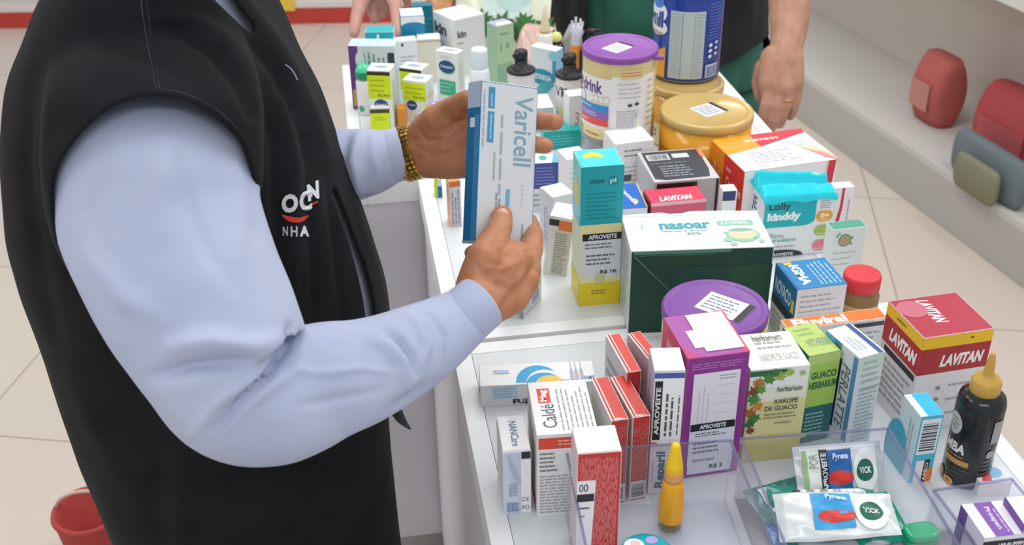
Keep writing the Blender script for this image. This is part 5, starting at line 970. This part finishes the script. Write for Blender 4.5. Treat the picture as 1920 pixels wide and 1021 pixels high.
# ------------------------------------------------------------------ person in green behind the counter
p2c = Py(1237, 100, 2.70)
wm = empty('person', (p2c.x, 2.70, 0), 0, 'person in green scrubs and open black jacket behind the cans, one arm hanging', 'person')
def sec2(py, xl, xr, b, e=0): return section(py, xl, xr, b, 2.70, e)
G = [(-330, 1130, 1350, .09), (-280, 1060, 1420, .12), (-200, 1045, 1430, .13), (-100, 1050, 1425, .13), (0, 1060, 1425, .135), (100, 1062, 1432, .14), (200, 1066, 1434, .14), (320, 1080, 1436, .14)]
q = Mesh(); ringtube(q, [sec2(*r) for r in spline(G, 4)], 40)
for s in (-1, 1): capsule(q, (p2c.x+.1*s, 2.7, .8), .12, (p2c.x+.1*s, 2.7, .14), .075); ball(q, (p2c.x+.1*s, 2.64, .045), .05, .13, .045)
sc = remesh(q, .008, 6); folds(sc, [([(1120, -40), (1130, 40), (1128, 90)], 10, -.008), ([(1170, -40), (1178, 90)], 14, .006), ([(1395, 120), (1380, 200)], 9, -.006), ([(1365, 140), (1360, 210)], 9, .005)], nz=.003, ns=12)
finish(sc, 'scrubs', noisy('green_scrub_cloth', '1f5a4c', '256352', 10, .9, .4, 700, sheen=.15), wm)
JR = [(-330, 1110, 1370, .1), (-270, 1020, 1450, .135), (-180, 1005, 1460, .15), (-90, 1015, 1448, .15), (0, 1032, 1440, .152), (60, 1046, 1440, .155), (100, 1050, 1440, .158), (150, 1050, 1440, .16)]
q = Mesh(); ringtube(q, [sec2(*r) for r in spline(JR, 4)], 40); jk = remesh(q, .007, 5)
folds(jk, [([(1065, -60), (1060, 20), (1075, 100)], 9, -.008), ([(1085, -60), (1088, 60)], 8, .005), ([(1380, -60), (1372, 60), (1360, 130)], 12, -.008), ([(1410, -40), (1405, 60)], 10, .006)], nz=.003, ns=14)
cut(jk, [(1150, -340), (1110, -120), (1098, 0), (1100, 60), (1112, 200), (1340, 200), (1342, 134), (1322, 0), (1300, -120), (1250, -340)]); cut(jk, [(1335, 132), (1385, 108), (1422, 82), (1450, 60), (1480, 260), (1330, 260)])
cut(jk, [(1000, 100), (1120, 100), (1120, 260), (1000, 260)])
jo = finish(jk, 'jacket', noisy('black_jacket_cloth', '101115', '18191d', 16, .85, .5, 800, sheen=.05), wm); shell(jo, .004)
q = Mesh(); n2 = Py(1237, -360, 2.7); h2 = Vector((n2.x, 2.67, 1.70)); capsule(q, n2-Vector((0, 0, .12)), .065, h2-Vector((0, 0, .1)), .055); ball(q, h2, .076, .095, .115); ball(q, h2+Vector((0, -.03, -.065)), .055, .06, .05); capsule(q, h2+Vector((0, -.09, 0)), .009, h2+Vector((0, -.108, -.03)), .013); capsule(q, n2-Vector((0, 0, .1)), .07, (p2c.x, 2.7, 1.0), .1)
for s in (-1, 1): ball(q, h2+Vector((.077*s, .01, -.01)), .008, .017, .03)
capsule(q, Py(1440, -230, 2.7), .06, (p2c.x, 2.7, 1.28), .08)
chain(q, [(1445, -240, 2.62, .055), (1475, -110, 2.5, .05), (1480, -40, 2.42, .047), (1480, 40, 2.4, .041), (1475, 88, 2.385, .034), (1470, 115, 2.38, .036)])
chain(q, [(1452, 110, 2.385, .030), (1448, 155, 2.38, .030), (1446, 175, 2.38, .022)]); chain(q, [(1478, 110, 2.38, .032), (1482, 155, 2.38, .029), (1484, 178, 2.385, .021)]); chain(q, [(1465, 120, 2.375, .03), (1466, 165, 2.37, .027)])
chain(q, [(1447, 165, 2.375, .0165), (1436, 195, 2.372, .0125), (1430, 218, 2.38, .0112), (1430, 235, 2.395, .0098)])
chain(q, [(1463, 170, 2.368, .0160), (1455, 200, 2.362, .0122), (1450, 224, 2.37, .0110), (1447, 240, 2.385, .0098)])
chain(q, [(1478, 170, 2.372, .0155), (1474, 197, 2.366, .0120), (1468, 218, 2.372, .0108), (1463, 233, 2.385, .0094)])
chain(q, [(1492, 165, 2.38, .0145), (1492, 188, 2.378, .0110), (1488, 206, 2.384, .0098), (1482, 219, 2.395, .0086)])
chain(q, [(1430, 125, 2.41, .017), (1421, 155, 2.43, .014), (1424, 182, 2.44, .011)])
capsule(q, Py(1030, -230, 2.7), .058, Py(1000, 120, 2.78), .04)
bd = remesh(q, .0035, 4); folds(bd, [([(1455, 170), (1449, 195)], 2, -.0015), ([(1470, 172), (1464, 200)], 2, -.0015), ([(1486, 170), (1484, 190)], 2, -.0012)], nz=.0004, ns=80); finish(bd, 'body', SKIN2, wm)
q = Mesh(); a_ = Pd(1474, 192, 2.366)
for k in range(20):
    t0 = 2*math.pi*k/20; t1 = 2*math.pi*(k+1)/20; ea, eb = RGT, (FWD-UPV*.1).normalized()
    q.tube([a_+ea*.0135*math.cos(t0)+eb*.0135*math.sin(t0), a_+ea*.0135*math.cos(t1)+eb*.0135*math.sin(t1)], .0013, ('e0b060', 'm'), n=8, caps=False)
q.build('ring', wm).location = -Vector(wm.location)
q = Mesh(); ball(q, h2+Vector((0, .02, .03)), .084, .1, .1); hr = remesh(q, .006, 4); finish(hr, 'hair', HAIR, wm)
# ------------------------------------------------------------------ the hand reaching in at the far left
a0 = Pd(700, -60, 2.55)
h3 = empty('person', a0, 0, 'person at the top edge whose hand pinches the aqua-topped box', 'person')
q = Mesh()
chain(q, [(690, -420, 2.75, .05), (705, -200, 2.66, .042), (705, -110, 2.6, .033), (703, -60, 2.56, .035)])
chain(q, [(688, -60, 2.55, .03), (682, -10, 2.54, .024), (675, 10, 2.53, .0175), (668, 35, 2.515, .0138), (664, 62, 2.50, .0115)])
chain(q, [(705, -60, 2.56, .032), (712, -15, 2.56, .026), (716, 0, 2.57, .02), (722, 14, 2.58, .014), (716, 27, 2.575, .0115)])
chain(q, [(700, -40, 2.55, .028), (697, 0, 2.565, .018), (699, 22, 2.57, .0135), (702, 36, 2.565, .011)])
chain(q, [(718, -50, 2.55, .028), (736, -10, 2.52, .0185), (742, 12, 2.505, .0145), (744, 42, 2.49, .0118), (747, 66, 2.475, .0102)])
chain(q, [(725, -45, 2.56, .024), (752, -20, 2.55, .014), (762, -6, 2.55, .011), (764, 8, 2.56, .0095)])
b3 = remesh(q, .003, 5); folds(b3, [], nz=.0004, ns=80); finish(b3, 'body', SKIN3, h3)
q = Mesh(); pxtube(q, [(690, -560, 2.8, 60), (695, -400, 2.75, 56), (700, -260, 2.69, 50)], 1); sl = remesh(q, .006, 4); finish(sl, 'sleeve', noisy('pale_sleeve_cloth', 'd8d8dc', 'e2e2e4', 12, .9, .3, 700), h3)

# ------------------------------------------------------------------ shelving in the background
Ga, Gb = Pz(1600, 300, 0), Pz(1920, 540, 0); gd_ = (Gb-Ga).normalized(); rz = math.atan2(gd_.y, gd_.x)
o = Ga-gd_*1.5
g = empty('shelving_unit', o, rz, 'low white shelving unit along the aisle at the right', 'shelving')
WG = ('bcb9b4', 'f'); BR = ('d4cac0', 'f')
q = Mesh(); q.box(3.6, .5, .16, WG, o=(0, 0, 0), bev=.004); q.build('plinth', g)
q = Mesh(); q.box(3.6, .03, 1.5, BR, o=(0, .45, .16), bev=.002); q.build('back_panel', g)
for z, d_ in ((.16, .46), (.74, .36), (1.2, .34)):
    q = Mesh(); q.box(3.6, d_, .025, ('cfccc7', 'f'), o=(0, .45-d_ if z > .2 else 0, z), bev=.002); s_ = q.build('shelf', g)
    if z > .2: q = Mesh(); q.box(3.6, .006, .045, ('dedcd8', 'f'), o=(0, .443-d_, z-.01), bev=.001); q.build('price_rail', s_)
def onplane(px, py, off):
    r = ray(px, py); n_ = Vector((gd_.y, -gd_.x, 0)); oo = Vector((0, 0, CAMZ)); t = ((Ga-n_*(-off)-oo).dot(n_))/r.dot(n_); return oo+r*t
GM = Matrix.Rotation(rz, 4, 'Z')
def pack(name, label, cat, s, w, d, h, c, z=.185, c2=None, y=.06):
    r = empty(name, o+GM @ Vector((s, y, 0))+Vector((0, 0, z)), rz, label, cat); q = Mesh(); n = 12
    rings = []
    for k in range(9):
        t = k/8; f = (1-abs(2*t-1)**6)*.12+.88; rings.append((Vector((w/2, d/2, h*t)), Vector((w/2*f, 0, 0)), Vector((0, d/2*(.25+.75*math.sin(math.pi*(.12+.8*t))), 0))))
    ringtube(q, rings, 24, .55); q.mats = [mat(c, 'f')]; q.sm = [True]*len(q.sm); q.build('bag', r)
    if c2: q = Mesh(); q.box(w*.6, .004, h*.4, (c2, 'f'), o=(w*.2, -.004, h*.25), bev=.001); q.build('label', r)
def splace(px, py, off=.1):
    p = onplane(px, py, 0); return (p-o).dot(gd_)
pack('product_bag', 'pale red bag on the low shelf, nearer the person in green', 'bag', splace(1650, 170)-.04, .17, .15, .24, 'bc625c', y=.13, c2='c4857e')
pack('product_bag', 'large bright red bag on the low shelf at the right edge', 'bag', splace(1765, 230)-.06, .36, .18, .25, 'b2494a', c2='b85a5a', y=.13)
pack('product_bag', 'slate grey bag standing before the bright red bag', 'bag', splace(1770, 300), .34, .06, .15, '6f7a80', y=.005)
pack('product_bag', 'small olive bag at the front edge of the low shelf', 'bag', splace(1790, 380), .2, .04, .11, '84836a', z=.186, y=-.042)
g2 = empty('shelving_unit', (-2.6, 5.5, 0), 0, 'far shelving unit with a red kick board at the upper left', 'shelving')
q = Mesh(); q.box(2.3, .5, .08, ('c0453c', 'f'), o=(0, 0, 0), bev=.004); q.build('kick_board', g2); q = Mesh(); q.box(2.3, .04, 1.6, ('d8d0cc', 'f'), o=(0, .4, .08), bev=.003); q.build('back_panel', g2)
for z in (.08, .55, 1.0):
    q = Mesh(); q.box(2.3, .42, .03, ('e2dad6', 'f'), o=(0, 0, z), bev=.003); s_ = q.build('shelf', g2)
q = Mesh(); q.box(.14, .012, .1, ('e8c84a', 'f'), o=(1.42, -.014, .07), bev=.001); q.build('price_tag', g2)

pack('product_bag', 'pale green bag on the upper shelf at the top right corner', 'bag', splace(1860, 60), .2, .1, .16, '7fb48c', z=.765, y=.14)
pack('product_bag', 'small red bag on the upper shelf at the top right', 'bag', splace(1775, 20), .16, .1, .1, 'c0605a', z=.765, y=.14)
p = Pz(190, 1045, 0); g = empty('basket', p, 0, 'red rounded basket on the floor at the lower left corner', 'basket')
q = Mesh(); rd = ('b04440', 'f'); pk = ('d8b4ac', 'f'); q.lathe([(.05, 0, rd), (.06, .004, rd), (.072, .12, rd), (.078, .135, rd), (.076, .143, rd), (.066, .14, rd), (.06, .05, rd)], n=40); q.build('basket_body', g)
q = Mesh(); q.tube([(.074*math.cos(a), .012, .13+.05*math.sin(a)) for a in [math.pi*k/14 for k in range(15)]], .004, pk, n=10); q.build('handle', g)
q = Mesh(); pts = [Pd(735, 752, 1.235), Pd(744, 772, 1.235), Pd(752, 786, 1.232), Pd(762, 797, 1.23), Pd(770, 804, 1.228)]
q.tube(pts, [(.003, .002), (.007, .003), (.0055, .0028), (.003, .002), (.0008, .0008)], '0f1013', n=10); q.build('drawstring', man).location = -Vector(man.location)
